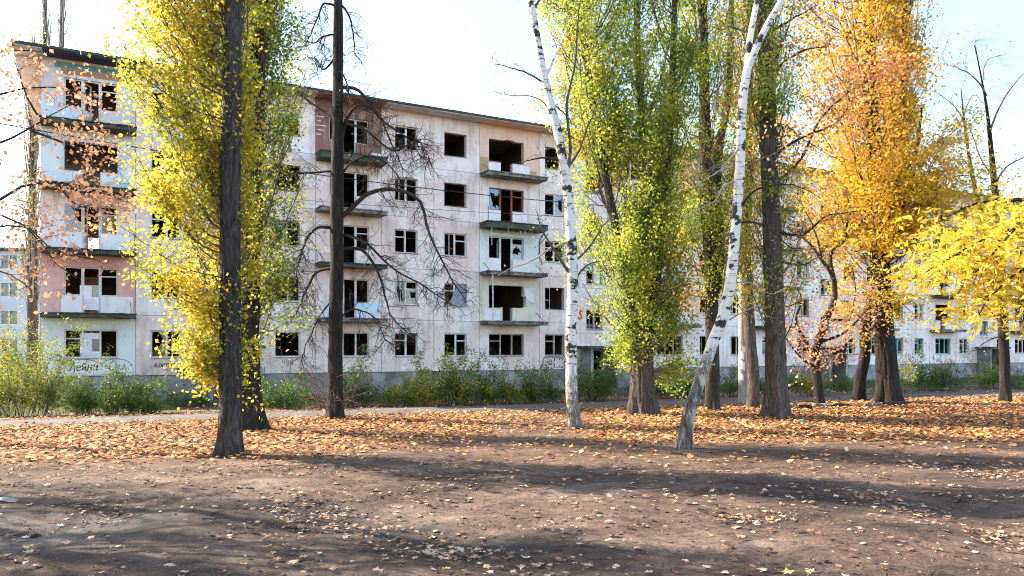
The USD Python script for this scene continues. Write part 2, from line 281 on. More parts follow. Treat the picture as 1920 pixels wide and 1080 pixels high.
DIRT = M('trodden_dirt', {
    'geo': ('geometry', {}), 'm1': ('mapping', {'scale': (0.5, 0.9, 1)}), 'm2': ('mapping', {'scale': (3, 3, 3)}),
    'n1': ('noise_texture', {'scale': 0.8, 'detail': 6, 'roughness': 0.62}), 'n2': ('noise_texture', {'scale': 4.0, 'detail': 8, 'roughness': 0.72}), 'n3': ('noise_texture', {'scale': 34.0, 'detail': 6, 'roughness': 0.8}),
    'r1': ('rgb_ramp', {'ramp': [(0.34, (0.036, 0.025, 0.021)), (0.44, (0.080, 0.054, 0.043)), (0.54, (0.125, 0.085, 0.067)), (0.66, (0.190, 0.142, 0.117))]}),
    'r2': ('rgb_ramp', {'ramp': [(0.36, (0.42, 0.40, 0.39)), (0.48, (0.92, 0.92, 0.92)), (0.62, (1.3, 1.27, 1.22))]}),
    'r3': ('rgb_ramp', {'ramp': [(0.38, (0.40, 0.38, 0.37)), (0.47, (0.92, 0.92, 0.92)), (0.55, (1.0, 1.0, 1.0)), (0.63, (1.6, 1.5, 1.42))]}),
    'x': ('mix_color', {'blend_type': 'multiply', 'fac': 1.0, 'use_clamp': True}), 'x2': ('mix_color', {'blend_type': 'multiply', 'fac': 1.0}),
    'at': ('attribute', {'attribute': 'wear'}), 'sep': ('separate_color', {'color_type': 'rgb'}),
    'lm': ('rgb_ramp', {'ramp': [(0.36, (0.05, 0.026, 0.016)), (0.5, (0.17, 0.085, 0.040)), (0.64, (0.36, 0.20, 0.10))]}), 'xl': ('mix_color', {'blend_type': 'mix'}),
    'mud': ('mix_color', {'blend_type': 'mix', 'b': (0.026, 0.023, 0.023)}), 'gr': ('mix_color', {'blend_type': 'mix', 'b': (0.05, 0.055, 0.022)}), 'ro': ('map_range', {'to_min': 0.93, 'to_max': 0.55}),
    'b': ('bump', {'strength': 1.0, 'distance': 0.06}), 'b2': ('bump', {'strength': 0.8, 'distance': 0.02}),
    'p': ('principled_bsdf', {'specular_ior_level': 0.25})},
    [('geo.position', 'm1.vector'), ('geo.position', 'm2.vector'), ('m1.vector', 'n1.vector'), ('geo.position', 'n2.vector'), ('geo.position', 'n3.vector'), ('n1.fac', 'r1.fac'), ('n2.fac', 'r2.fac'), ('n3.fac', 'r3.fac'),
     ('r1.color', 'x.a'), ('r2.color', 'x.b'), ('x.result', 'x2.a'), ('r3.color', 'x2.b'), ('at.color', 'sep.color'), ('n3.fac', 'lm.fac'), ('sep.r', 'xl.fac'), ('x2.result', 'xl.a'), ('lm.color', 'xl.b'),
     ('sep.g', 'mud.fac'), ('xl.result', 'mud.a'), ('sep.b', 'gr.fac'), ('mud.result', 'gr.a'), ('gr.result', 'p.base_color'), ('sep.g', 'ro.value'), ('ro.result', 'p.roughness'),
     ('n2.fac', 'b.height'), ('n3.fac', 'b2.height'), ('b.normal', 'b2.normal'), ('b2.normal', 'p.normal')])
ground = obj('ground', (gv, gf), DIRT, None, True, kind='structure', label='bare trodden earth with shallow hollows and drifts of fallen leaves')
fx, fy = gv[:, 0], gv[:, 1]
wl = np.clip(litter(fx, fy) / 110.0, 0, 0.92) * sstep(11.0, 15.0, fy)
mudb = [(*gpx(20, 1000), 1.7, 0.9, 1.0), (*gpx(120, 975), 2.0, 0.9, 0.9), (*gpx(690, 985), 1.2, 0.7, 0.8), (*gpx(880, 1014), 1.0, 0.55, 1.0), (*gpx(1800, 945), 0.7, 0.5, 0.6), (*gpx(1850, 890), 0.8, 0.7, 0.55), (*gpx(620, 950), 1.0, 0.8, 0.5), (*gpx(1330, 895), 2.2, 0.5, 0.3)]
wm = blob(fx, fy, mudb) * np.clip(0.1 + 1.7 * meshkit.fbm(np.stack([fx * 2.2, fy * 2.2, 0 * fx], -1), 3, 8), 0, 1)
wg = 0.75 * sstep(1.2, 2.6, path_dist(fx, fy)) * sstep(0.42, 0.6, meshkit.fbm(np.stack([fx * 0.6, fy * 0.6, 0 * fx], -1), 3, 9)) + 0.5 * blob(fx, fy, [(*gpx(1100, 822), 1.1, 0.5, 1.0)])
UsdGeom.PrimvarsAPI(ground).CreatePrimvar('wear', Sdf.ValueTypeNames.Color3fArray, 'vertex').Set(Vt.Vec3fArray.FromNumpy(np.stack([wl, np.clip(wm, 0, 1), np.clip(wg, 0, 1)], -1).astype(np.float32)))

# path along the front of the block and two spurs to its doors
PATH = noisy('worn_asphalt', [(0.3, (0.055, 0.050, 0.047)), (0.5, (0.095, 0.087, 0.081)), (0.7, (0.14, 0.127, 0.117))], nscale=1.1, detail=8, rough=0.7, bump=0.4, bscale=22)
def sheet(name, A, B, w, lift, n=140, k=9, seed=0, **kw):
    A = np.array(A, float); B = np.array(B, float); d = B - A; L = np.linalg.norm(d); d /= L; nn = np.array([-d[1], d[0]])
    t = np.linspace(0, L, n); rng = np.random.default_rng(seed)
    e1 = (meshkit.fbm(np.stack([t * 0.5, 0 * t, 0 * t], -1), 3, seed) - 0.5) * 0.7; e2 = (meshkit.fbm(np.stack([t * 0.5, 0 * t + 9, 0 * t], -1), 3, seed) - 0.5) * 0.7
    rows = []
    for q in np.linspace(0, 1, k):
        off = -w / 2 + e1 + q * (w + e2 - e1); p = A + d * t[:, None] + nn * off[:, None]
        rows.append(np.c_[p, ground_z(p[:, 0], p[:, 1]) + lift - (0.03 if q in (0, 1) else 0)])
    v = np.stack(rows, 1).reshape(-1, 3); i = (np.arange(n - 1)[:, None] * k + np.arange(k - 1)[None]).ravel()
    return obj(name, (v, np.stack([i, i + k, i + k + 1, i + 1], 1)), PATH, None, True, kind='structure', **kw)
def fac(a, out, z=0.0):
    p = P0 + U * a + NO * out; return np.array([p[0], p[1], z])
sheet('path', PA, PB, 2.7, 0.022, 400, 9, 1)
sheet('entrance_path', fac(7.3, 9.2)[:2], fac(7.3, 0.2)[:2], 1.9, 0.028, 40, 7, 2)
sheet('entrance_path', fac(28.2, 13.0)[:2], fac(28.2, 0.2)[:2], 1.9, 0.028, 40, 7, 3)
# ------------------------------------------------------------------ the derelict block of flats
block = thing('apartment_building', 'long five storey panel block of flats, derelict, with empty windows and crumbling balconies', 'building', (P0[0], P0[1], 0), math.degrees(TH))
x_loc[str(block.GetPath())] = np.zeros(3)
H0, FH, LEN, DEP = 0.80, 2.70, 78.2, 12.0
zf = lambda k: H0 + FH * k
WZ0, WZ1 = 0.80, 2.03                         # window sill and head above the floor line
# bay: start, end, kind, window start, window end
BAYS = [('A', 0.0, 3.62, 'balcony', 0.87, 2.90), ('B', 3.62, 6.0, 'room', 4.23, 5.45), ('C', 6.0, 9.0, 'stair', 6.95, 8.05), ('D', 9.0, 11.6, 'room', 9.64, 10.86),
        ('E', 11.6, 15.0, 'balcony', 12.30, 14.34), ('F', 15.0, 17.9, 'room', 15.71, 16.98), ('G', 17.9, 20.6, 'room', 18.50, 19.82), ('H', 20.6, 24.4, 'balcony', 21.18, 23.38),
        ('I', 24.4, 26.7, 'room', 24.78, 26.08), ('J', 26.7, 29.6, 'stair', 27.62, 28.78), ('K', 29.6, 32.2, 'room', 30.3, 31.55), ('L', 32.2, 35.7, 'balcony', 32.91, 34.97),
        ('M', 35.7, 38.4, 'room', 36.4, 37.65), ('N', 38.4, 41.2, 'room', 39.07, 40.32), ('O', 41.2, 44.8, 'balcony', 41.95, 44.05), ('P', 44.8, 47.0, 'room', 45.3, 46.5),
        ('Q', 47.0, 49.4, 'stair', 47.7, 48.75), ('R', 49.4, 52.0, 'room', 50.13, 51.35), ('S', 52.0, 55.1, 'balcony', 52.7, 54.5), ('T', 55.1, 57.6, 'room', 55.8, 56.9), ('V', 57.6, 60.2, 'room', 58.3, 59.4),
        ('W', 60.2, 63.5, 'balcony', 60.92, 62.87), ('X', 63.5, 65.9, 'room', 64.08, 65.31), ('Y', 65.9, 68.9, 'stair', 66.9, 68.0), ('Z', 68.9, 71.3, 'room', 69.3, 70.5),
        ('a', 71.3, 74.8, 'balcony', 72.0, 74.0), ('b', 74.8, 78.2, 'room', 75.5, 76.7)]
NAMED = {b[0]: b for b in BAYS}
def door_span(b):
    w = b[5] - b[4]; return b[4] + 0.335 * w, b[4] + 0.67 * w
def extrude(poly, y0, y1):
    """polygon in (along, up) made into a slab from depth y0 to y1"""
    mb = MB()
    for g in getattr(poly, 'geoms', [poly]):
        if g.is_empty or g.area < 1e-5: continue
        m = trimesh.creation.extrude_polygon(g, y1 - y0, engine='earcut'); v = np.asarray(m.vertices)
        mb.add(np.c_[v[:, 0], y1 - v[:, 2], v[:, 1]], m.faces)
    return mb
rngb = np.random.default_rng(5)
HOLES = {('G', 4), ('G', 3), ('H', 4), ('H', 1), ('I', 4), ('I', 1), ('A', 3), ('W', 1), ('T', 1), ('M', 2), ('D', 3)}
WALLMAT = {('A', 1): WALL_PINK, ('A', 4): WALL_PEEL, ('A', 3): WALL_CYAN, ('H', 4): WALL_PEACH, ('H', 2): WALL_CYAN, ('H', 1): WALL_CREAM, ('E', 4): WALL_RED, ('L', 4): WALL_PEACH, ('A', 0): WALL_CYAN}
def opening(b, k):
    x0, x1 = b[4], b[5]; z0, z1 = zf(k) + WZ0, zf(k) + WZ1
    if b[3] == 'balcony' and k > 0:
        d0, d1 = door_span(b); p = unary_union([sbox(x0, z0, x1, z1), sbox(d0, zf(k) + 0.06, d1, z1)])
        if (b[0], k) == ('H', 1): p = unary_union([p, Polygon([(x1 - 0.1, z1 - 0.45), (x1 + 0.14, z1 - 0.62), (x1 + 0.12, z1 - 1.15), (x1 - 0.1, z0)])]).difference(sbox(d0 - 0.02, zf(k), d0 + 0.1, z0 + 0.02)); 
        if (b[0], k) == ('H', 4): p = p.union(Polygon([(x0 + 0.9, z1 - 0.02), (x0 + 1.1, z1 + 0.07), (x0 + 1.5, z1 + 0.05), (x0 + 1.7, z1 - 0.02)]))
        return p
    return sbox(x0, z0, x1, z1)
joints = MB(); openings = {}
for b in BAYS:
    nm, a0, a1, kd, w0, w1 = b
    joints.box((a1 - 0.03, 0.028, H0), (a1 + 0.03, 0.27, zf(5) + 0.07))
    if kd == 'stair':
        lv = [0.82, zf(0) + 2.1] + [zf(0) + 2.1 + FH * j for j in range(1, 5)]; lv[-1] = zf(5) + 0.095
        for j in range(5):
            pan = sbox(a0 + 0.012, lv[j] + 0.01, a1 - 0.012, lv[j + 1] - 0.01)
            if j == 0: pan = pan.difference(sbox(w0 - 0.05, 0, w1 + 0.05, 1.95))
            else:
                op = sbox(w0, lv[j] + 0.25, w1, lv[j] + 1.42); openings[(nm, j)] = op; pan = pan.difference(op)
            extrude(pan, 0, 0.3).build('wall_panel', WALL, block)
            if j: joints.box((a0 + 0.03, 0.032, lv[j] - 0.03), (a1 - 0.03, 0.27, lv[j] + 0.03))
        continue
    for k in range(5):
        pan = sbox(a0 + 0.012, zf(k) + (0.02 if k == 0 else 0.011), a1 - 0.012, zf(k + 1) - (-0.085 if k == 4 else 0.011))
        op = opening(b, k); openings[(nm, k)] = op
        extrude(pan.difference(op), 0, 0.3).build('wall_panel', WALLMAT.get((nm, k), WALL), block)
        if k: joints.box((a0 + 0.03, 0.032, zf(k) - 0.03), (a1 - 0.03, 0.27, zf(k) + 0.03))
joints.build('joint_filler', MORTAR, block)
# paint laid on the panels
def paint(nm, k, poly, mat, name='painted_patch', y=-0.006):
    p = poly.difference(openings[(nm, k)].buffer(0.004)) if (nm, k) in openings else poly
    extrude(p, y, -0.001).build(name, mat, block)
def dado(nm, k, mat, x0, x1, z0=0.05, z1=0.79):
    paint(nm, k, sbox(x0, zf(k) + z0, x1, zf(k) + z1), mat)
dado('A', 1, DADO_WHITE, 0.75, 3.5); dado('A', 3, DADO_BLUE, 0.45, 3.5); dado('H', 4, DADO_WHITE, 21.15, 23.75, 0.1, 0.74); dado('H', 3, DADO_WHITE, 21.1, 23.6); dado('H', 2, DADO_WHITE, 21.2, 23.9)
dado('E', 1, DADO_BLUE, 12.2, 14.95); dado('L', 2, WALL_CYAN, 32.6, 35.4); dado('L', 1, WALL_CYAN, 32.6, 35.4); dado('A', 2, DADO_WHITE, 0.4, 3.4)
paint('A', 4, Polygon([(0.3, zf(4) + .05), (1.0, zf(4) + .1), (1.7, zf(4) + 0.75), (1.0, zf(4) + 0.8), (0.5, zf(4) + .5)]), DADO_BLUE)
paint('A', 4, sbox(2.2, zf(4) + .04, 3.0, zf(4) + .45), CREAM_PATCH); paint('A', 4, sbox(1.45, zf(4) + .04, 2.18, zf(4) + .74), DADO_BLUE)
paint('A', 4, Polygon([(2.98, zf(4) + .9), (3.3, zf(4) + .75), (3.25, zf(4) + 1.35), (2.98, zf(4) + 1.4)]), CREAM_PATCH)
paint('A', 4, sbox(0.75, zf(4) + 2.16, 3.55, zf(4) + 2.40), RUST); paint('A', 4, sbox(0.5, zf(4) + 2.41, 3.58, zf(4) + 2.66), TEAL)
paint('H', 4, sbox(20.63, zf(4) + .05, 21.14, zf(4) + .95), OCHRE); paint('H', 4, sbox(23.78, zf(4) + .05, 24.2, zf(4) + .5), OCHRE)
paint('H', 1, Polygon([(23.38, zf(1) + 1.9), (24.1, zf(1) + 2.0), (24.05, zf(1) + 1.05), (23.7, zf(1) + 1.2), (23.5, zf(1) + 1.4)]), DADO_WHITE, 'loose_plaster', -0.03)
paint('H', 1, sbox(20.9, zf(1) + .05, 21.85, zf(1) + .78), DADO_WHITE); paint('E', 4, sbox(14.45, zf(4) + .03, 14.97, zf(4) + .42), DADO_WHITE)
for q in range(5):
    paint('E', 4, sbox(11.65 + 0.05 * (q % 2), zf(4) + 1.0 + 0.22 * q, 11.9 + 0.12 * (q % 3), zf(4) + 1.04 + 0.22 * q), DADO_WHITE)
# plinth
for b in BAYS:
    nm, a0, a1, kd, w0, w1 = b
    pl = sbox(a0 + 0.006, -0.9, a1 - 0.006, H0 - 0.004)
    if kd == 'stair': pl = pl.difference(sbox(w0 - 0.05, -0.38, w1 + 0.05, 1.0))
    extrude(pl, 0.05, 0.32).build('plinth_panel', PLINTH, block)
# inner floors, cross walls, spine wall, rear and gable walls
for k in range(6):
    MB().box((0.32, 0.302, zf(k) - 0.21), (LEN - 0.32, DEP - 0.302, zf(k) - (0.01 if k < 5 else 0.04))).build('floor_slab', ROOM, block)
for b in BAYS[1:]:
    MB().box((b[1] - 0.07, 0.304, H0), (b[1] + 0.07, DEP - 0.304, zf(5) - 0.22)).build('cross_wall', ROOM, block)
for k in range(5):
    poly = sbox(0.33, zf(k) + 0.0, LEN - 0.33, zf(k + 1) - 0.22); hol = []
    for b in BAYS:
        c = (b[4] + b[5]) / 2 - 0.1 + 0.3 * ((k * 7 + len(hol)) % 3 - 1) * (b[0] != 'A'); hol.append(sbox(c - 0.42, zf(k) + 0.05, c + 0.42, zf(k) + 2.05))
    extrude(poly.difference(unary_union(hol)), 5.5, 5.62).build('spine_wall', ROOM, block)
rear = sbox(0, -0.9, LEN, zf(5) - 0.03); hol = []
for b in BAYS:
    for k in range(5):
        if b[0] == 'A' or (k * 5 + len(hol)) % 3 == 0: hol.append(sbox(b[4] + 0.25, zf(k) + 0.7, b[4] + 1.75, zf(k) + 2.1))
        else: hol.append(sbox(b[4] + 0.2, zf(k) + 0.82, b[4] + 0.21, zf(k) + 0.83))
extrude(rear.difference(unary_union(hol)), DEP - 0.3, DEP).build('rear_wall', WALL, block)
for x0 in (0.0, LEN - 0.3):
    MB().box((x0 + 0.001, 0.302, -0.9), (x0 + 0.299, DEP - 0.302, zf(5) - 0.03)).build('gable_wall', WALL, block)
TAN = plaster('tan_room_wall', (0.62, 0.45, 0.34), (0.35, 0.26, 0.2), (0.5, 0.36, 0.28), 0.4)
for k in (3, 4): MB().box((0.34, 3.4, zf(k)), (3.5, 3.5, zf(k + 1) - .23)).build('room_wall', TAN, block)
# roof: overhanging eave slabs, a flat deck and torn tar edging
def rough_box(a, b, n, amp, seed):
    m = trimesh.creation.box(extents=np.subtract(b, a)); 
    gx_, gy_, gz_ = [np.linspace(a[i], b[i], n[i] + 1) for i in range(3)]
    mb = MB()
    def face(f0, A_, B_, flip):
        aa, bb = np.meshgrid(A_, B_, indexing='ij'); v = f0(aa.ravel(), bb.ravel()); k = len(B_)
        i = (np.arange(len(A_) - 1)[:, None] * k + np.arange(k - 1)[None]).ravel(); q = np.stack([i, i + k, i + k + 1, i + 1], 1)
        mb.add(v, q[:, ::-1] if flip else q)
    o = np.ones
    face(lambda s, t: np.c_[s, t, o(len(s)) * b[2]], gx_, gy_, False); face(lambda s, t: np.c_[s, t, o(len(s)) * a[2]], gx_, gy_, True)
    face(lambda s, t: np.c_[s, o(len(s)) * a[1], t], gx_, gz_, False); face(lambda s, t: np.c_[s, o(len(s)) * b[1], t], gx_, gz_, True)
    face(lambda s, t: np.c_[o(len(s)) * b[0], s, t], gy_, gz_, False); face(lambda s, t: np.c_[o(len(s)) * a[0], s, t], gy_, gz_, True)
    v, f = mb.mesh(); q = v * 4.0 + seed * 3.7
    off = np.stack([meshkit.fbm(q + 31 * i, 3, seed + i) - 0.5 for i in range(3)], -1) * 2 * amp
    return v + off, f
EW = 0.92
edges = [-EW] + [b[2] for b in BAYS[:-1]] + [LEN + EW]
for i in range(len(edges) - 1):
    m = NAVY if i == 0 else SOFFIT
    if i == 0:
        MB().box((-EW, -EW, 14.395), (0.10, 0.31, 14.47)).build('eave_slab', SOFFIT, block)
        MB().box((0.115, -EW, 14.395), (edges[1] - 0.008, 0.31, 14.47)).build('eave_slab', NAVY, block); continue
    mat = WALL_PEACH if BAYS[i][0] == 'H' else (WALL_RED if BAYS[i][0] == 'E' else SOFFIT)
    MB().box((edges[i] + 0.008, -EW + 0.004 * (i % 3), 14.395), (edges[i + 1] - 0.008, 0.31, 14.47)).build('eave_slab', mat, block)
MB().box((-EW, 0.33, 14.272), (LEN + EW, DEP + EW, 14.465)).build('roof_deck', SOFFIT, block)
v, f = rough_box((-EW - 0.06, -EW - 0.06, 14.44), (LEN + EW + 0.05, DEP + EW + 0.05, 14.55), (160, 4, 1), 0.022, 3)
obj('roof_covering', (v, f), ROOFING, block)
for a_, hh in ((4.8, 1.0), (16.0, 0.9), (30.5, 1.1), (47, 0.9), (64, 1.0)):
    MB().box((a_, 6.0, 14.5), (a_ + 1.2, 6.7, 14.5 + hh)).box((a_ - 0.08, 5.92, 14.5 + hh), (a_ + 1.28, 6.78, 14.6 + hh)).build('chimney', WALL, block)

# windows
def shard(rng, x0, x1, z0, z1, kind):
    if kind == 0: return sbox(x0, z0, x1, z1)
    c = np.array([rng.uniform(x0 + .2 * (x1 - x0), x1 - .2 * (x1 - x0)), rng.uniform(z0 + .35 * (z1 - z0), z1 - .15 * (z1 - z0))]); n = 11
    an = np.sort(rng.uniform(0, 6.28, n)); r = rng.uniform(0.45, 1.15, n) * np.where(np.arange(n) % 2, 0.62, 1.0)
    hole = Polygon([(c[0] + math.cos(t) * q * (x1 - x0) * .62, c[1] + math.sin(t) * q * (z1 - z0) * .56) for t, q in zip(an, r)]).buffer(0)
    return sbox(x0, z0, x1, z1).difference(hole)
def add_pane(rng, w, x0, x1, z0, z1, y=0.135, p=None):
    p = (0.80, 0.94)
    u = rng.random()
    if u < p[0]: return
    g = shard(rng, x0 + .004, x1 - .004, z0 + .004, z1 - .004, 0 if u > p[1] else 1)
    extrude(g, y, y + 0.004).build('pane', GLASS, w)
def sill(mb, x0, x1, z):
    mb.box((x0 - 0.04, -0.05, z - 0.035), (x1 + 0.04, 0.095, z - 0.004))
def room_window(nm, k, x0, x1, z0, z1, mat, rng, sash=True):
    mb = MB(); t = 0.055; y0, y1 = 0.10, 0.17; xm = (x0 + x1) / 2 + rng.uniform(-0.05, 0.05)
    x0 += .003; x1 -= .003; z0 += .003; z1 -= .003
    mb.box((x0, y0, z0), (x0 + t, y1, z1)); mb.box((x1 - t, y0, z0), (x1, y1, z1)); mb.box((x0 + t, y0 + .003, z0), (x1 - t, y1 - .003, z0 + t)); mb.box((x0 + t, y0 + .003, z1 - t), (x1 - t, y1 - .003, z1))
    style = rng.random(); cells = []
    if style < 0.93:
        mb.box((xm - 0.045, y0 - .01, z0 + t), (xm + 0.045, y1 + .01, z1 - t)); zt = z0 + (z1 - z0) * 0.68
        side = 0 if rng.random() < 0.75 else 1
        for s, (c0, c1) in enumerate(((x0 + t, xm - 0.045), (xm + 0.045, x1 - t))):
            if s == side and rng.random() < 0.85:
                mb.box((c0, y0 + .006, zt - 0.03), (c1, y1 - .006, zt + 0.03)); cells += [(c0, c1, z0 + t, zt - 0.03), (c0, c1, zt + 0.03, z1 - t)]
            else:
                cells.append((c0, c1, z0 + t, z1 - t))
                if rng.random() < 0.35:
                    q = c0 + (c1 - c0) * rng.uniform(0.35, 0.6); mb.box((q, 0.20, z0 + t), (q + 0.035, 0.23, z1 - t))
    else: cells.append((x0 + t, x1 - t, z0 + t, z1 - t))
    w = mb.build('window', mat, block)
    for c in cells: add_pane(rng, w, *c)
    sm = MB(); sill(sm, x0, x1, z0); sm.build('sill', SLAB if rng.random() < 0.5 else FRAME_G, w)
def balcony_window(nm, k, b, mat, rng, door=True, open_=1):
    x0, x1 = b[4] + .003, b[5] - .003; d0, d1 = door_span(b); z0, z1 = zf(k) + WZ0 + .003, zf(k) + WZ1 - .003; t = 0.05; y0, y1 = 0.10, 0.17; zb = zf(k) + 0.065
    mb = MB()
    mb.box((x0, y0, z0), (x0 + t, y1, z1)); mb.box((x1 - t, y0, z0), (x1, y1, z1))
    for d in (d0, d1):
        s = 1 if d == d0 else -1; mb.box((min(d, d + s * .06) + s * .003, y0 - .004, zb), (max(d, d + s * .06) + s * .003, y1 + .004, z1 - t - .002)); mb.box((min(d, d - s * .05), y0 + .002, z0 + t), (max(d, d - s * .05), y1 - .002, z1 - t))
    mb.box((x0 + t, y0 + .003, z1 - t), (x1 - t, y1 - .003, z1))
    mb.box((x0 + t, y0 + .003, z0), (d0, y1 - .003, z0 + t)); mb.box((d1, y0 + .003, z0), (x1 - t, y1 - .003, z0 + t))
    zt = z0 + (z1 - z0) * 0.7; cells = [(x0 + t, d0 - .05, z0 + t, z1 - t)]
    if rng.random() < 0.75: mb.box((d1 + .05, y0 + .006, zt - .025), (x1 - t, y1 - .006, zt + .025)); cells += [(d1 + .05, x1 - t, z0 + t, zt - .025), (d1 + .05, x1 - t, zt + .025, z1 - t)]
    else: cells.append((d1 + .05, x1 - t, z0 + t, z1 - t))
    w = mb.build('window', mat, block)
    for c in cells: add_pane(rng, w, *c, p=(0.45, 0.8))
    if open_:
        an = rng.uniform(1.0, 1.5); L = d1 - d0 - 0.14; zz = (zb + .01, z1 - t - .01); dm = MB(); q = 0.07
        for bx in (((0, 0, zz[0]), (q, .04, zz[1])), ((L - q, 0, zz[0]), (L, .04, zz[1])), ((q, .002, zz[0]), (L - q, .038, zz[0] + .62)), ((q, .002, zz[1] - q), (L - q, .038, zz[1])), ((q, .002, zz[0] + .62), (L - q, .036, zz[0] + .70))): dm.box(*bx)
        v, f = dm.mesh(); c, s = math.cos(an), math.sin(an); v = np.c_[v[:, 0] * c - v[:, 1] * s, v[:, 0] * s + v[:, 1] * c, v[:, 2]] + [d0 + 0.07, 0.18, 0]
        obj('balcony_door', (v, f), mat, block)
rw = np.random.default_rng(77)
for b in BAYS:
    nm, a0, a1, kd, w0, w1 = b
    late = a0 > 46
    if kd == 'stair':
        for j in range(1, 5):
            o = openings[(nm, j)].bounds; room_window(nm, j, o[0], o[2], o[1], o[3], FRAME_T if late else FRAME_G, rw)
        continue
    for k in range(5):
        if (nm, k) in HOLES:
            s = MB(); o = openings[(nm, k)].bounds; s.box((w0 - .03, -.03, zf(k) + WZ0 - .04), (w1 + .03 if kd == 'room' else door_span(b)[0], .2, zf(k) + WZ0 - .004)); s.build('window_sill', SLAB, block); continue
        mat = FRAME_B if (nm, k) == ('H', 3) else (FRAME_T if late and rw.random() < 0.55 else (FRAME_W if rw.random() < 0.8 else FRAME_G))
        if kd == 'room': room_window(nm, k, w0, w1, zf(k) + WZ0, zf(k) + WZ1, mat, rw)
        elif k > 0: balcony_window(nm, k, b, mat, rw, open_=rw.random() < 0.6)
        else:
            # three-light ground floor window
            x0, x1, z0, z1 = w0 + .003, w1 - .003, zf(0) + WZ0 + .003, zf(0) + WZ1 - .003; t = .055; mb = MB()
            mb.box((x0, .10, z0), (x0 + t, .17, z1)).box((x1 - t, .10, z0), (x1, .17, z1)).box((x0 + t, .103, z0), (x1 - t, .167, z0 + t)).box((x0 + t, .103, z1 - t), (x1 - t, .167, z1))
            xa, xb = x0 + (x1 - x0) * .34, x0 + (x1 - x0) * .67
            for q in (xa, xb): mb.box((q - .04, .09, z0 + t), (q + .04, .18, z1 - t))
            zt = z0 + (z1 - z0) * .68; mb.box((x0 + t, .106, zt - .025), (xa - .04, .164, zt + .025))
            w = mb.build('window', mat, block)
            for c in ((x0 + t, xa - .04, z0 + t, zt - .025), (x0 + t, xa - .04, zt + .025, z1 - t), (xa + .04, xb - .04, z0 + t, z1 - t), (xb + .04, x1 - t, z0 + t, z1 - t)): add_pane(rw, w, *c, p=(0.6, 0.8))
            sm = MB(); sill(sm, x0, x1, z0); sm.build('sill', FRAME_G, w)
# balconies
for b in BAYS:
    nm, a0, a1, kd, w0, w1 = b
    if kd != 'balcony': continue
    for k in range(1, 5):
        dark = (nm, k) in {('E', 4), ('A', 4), ('H', 3), ('A', 2), ('W', 2), ('L', 4)} or rw.random() < 0.18
        thick = 0.30 if (nm, k) in {('E', 4), ('H', 3)} else 0.16
        v, f = rough_box((a0 + 0.02, -0.98, zf(k) - thick - 0.01), (a1 - 0.02, -0.004, zf(k) - 0.02), (26, 7, 2), 0.04 if not dark else 0.055, int(a0 * 7 + k))
        v[:, 1] = np.minimum(v[:, 1], -0.003)
        bal = obj('balcony_slab', (v, f), SLAB_DARK if dark else SLAB, block)
        v, f = rough_box((a0 - 0.01, -1.03, zf(k) - 0.015), (a1 + 0.01, -0.03, zf(k) + 0.03), (40, 8, 1), 0.03, int(a0 * 5 + k + 9)); v[:, 1] = np.minimum(v[:, 1], -0.004)
        obj('torn_covering', (v, f), (ROOFING if rw.random() < .5 else SLAB_DARK) if dark else SLAB, bal)
        for xx in (a0 + 0.22, a1 - 0.22):
            if rw.random() < 0.55: obj('bracket', tube([(xx, -0.02, zf(k) + 0.55), (xx + 0.02, -0.45, zf(k) + 0.28), (xx, -0.88, zf(k) - 0.01)], 0.016, 5), METAL, bal)
        if rw.random() < 0.4:
            xp = rw.choice([a0 + 0.08, a1 - 0.1]); obj('railing_post', tube([(xp, -0.9, zf(k) - 0.05), (xp + 0.02, -0.9, zf(k) + 0.8)], 0.018, 5), METAL, bal)
        mb = MB(); r_ = np.random.default_rng(int(a0 * 11 + k))
        for _ in range(14):
            c = np.array([r_.uniform(a0 + .1, a1 - .1), r_.uniform(-0.93, -0.2), zf(k) - 0.01]); s = r_.uniform(0.03, 0.11, 3); s[2] *= 0.55
            mb.tri(trimesh.creation.icosphere(1, 1.0).apply_transform(np.diag([*s, 1])).apply_translation(c))
        mb.build('rubble', SLAB_DARK if dark else SLAB, bal, kind='stuff')
# leftover rails and pipes of the middle balcony column
z3 = zf(3) - 0.3
mb = MB()
mb.add(*tube([(20.9, -0.9, z3), (20.9, -0.9, z3 - 1.0)], .02, 5)); mb.add(*tube([(20.9, -0.9, z3 - .38), (24.2, -0.9, z3 - .42)], .018, 5))
for xx in (21.9, 22.95): mb.add(*tube([(xx, -0.9, z3), (xx, -0.9, z3 - .38)], .014, 5))
mb.build('hanging_rail', METAL_W, block)
obj('drain_pipe', tube([(20.95, -0.88, zf(2) - .2), (20.98, -0.9, zf(1) - .02)], 0.045, 8), METAL_W, block)
obj('drain_pipe', tube([(20.66, -0.12, zf(2) - .05), (20.66, -0.12, zf(1) + 0.5)], 0.03, 8), METAL_W, block)
mb = MB(); mb.add(*tube([(24.1, -0.9, zf(1)), (24.1, -0.9, zf(2) - .2)], .02, 5)); mb.add(*tube([(24.75, -0.55, zf(1) - .2), (24.75, -0.55, zf(2) + .0)], .02, 5))
for q in (0.4, 1.25, 1.95): mb.add(*tube([(24.1, -0.9, zf(1) + q), (24.75, -0.55, zf(1) + q)], .016, 5))
mb.build('metal_frame', METAL_W, block)
mb = MB(); mb.add(*tube([(24.2, -0.85, zf(3) - .35), (24.05, -0.6, zf(3) - .9), (24.15, -0.4, zf(3) - 1.6), (24.4, -0.3, zf(3) - 2.1)], .05, 6)); mb.add(*tube([(24.45, -0.8, zf(3) - .5), (24.1, -0.6, zf(3) - 1.0)], .03, 5))
mb.build('broken_bracket', METAL, block)
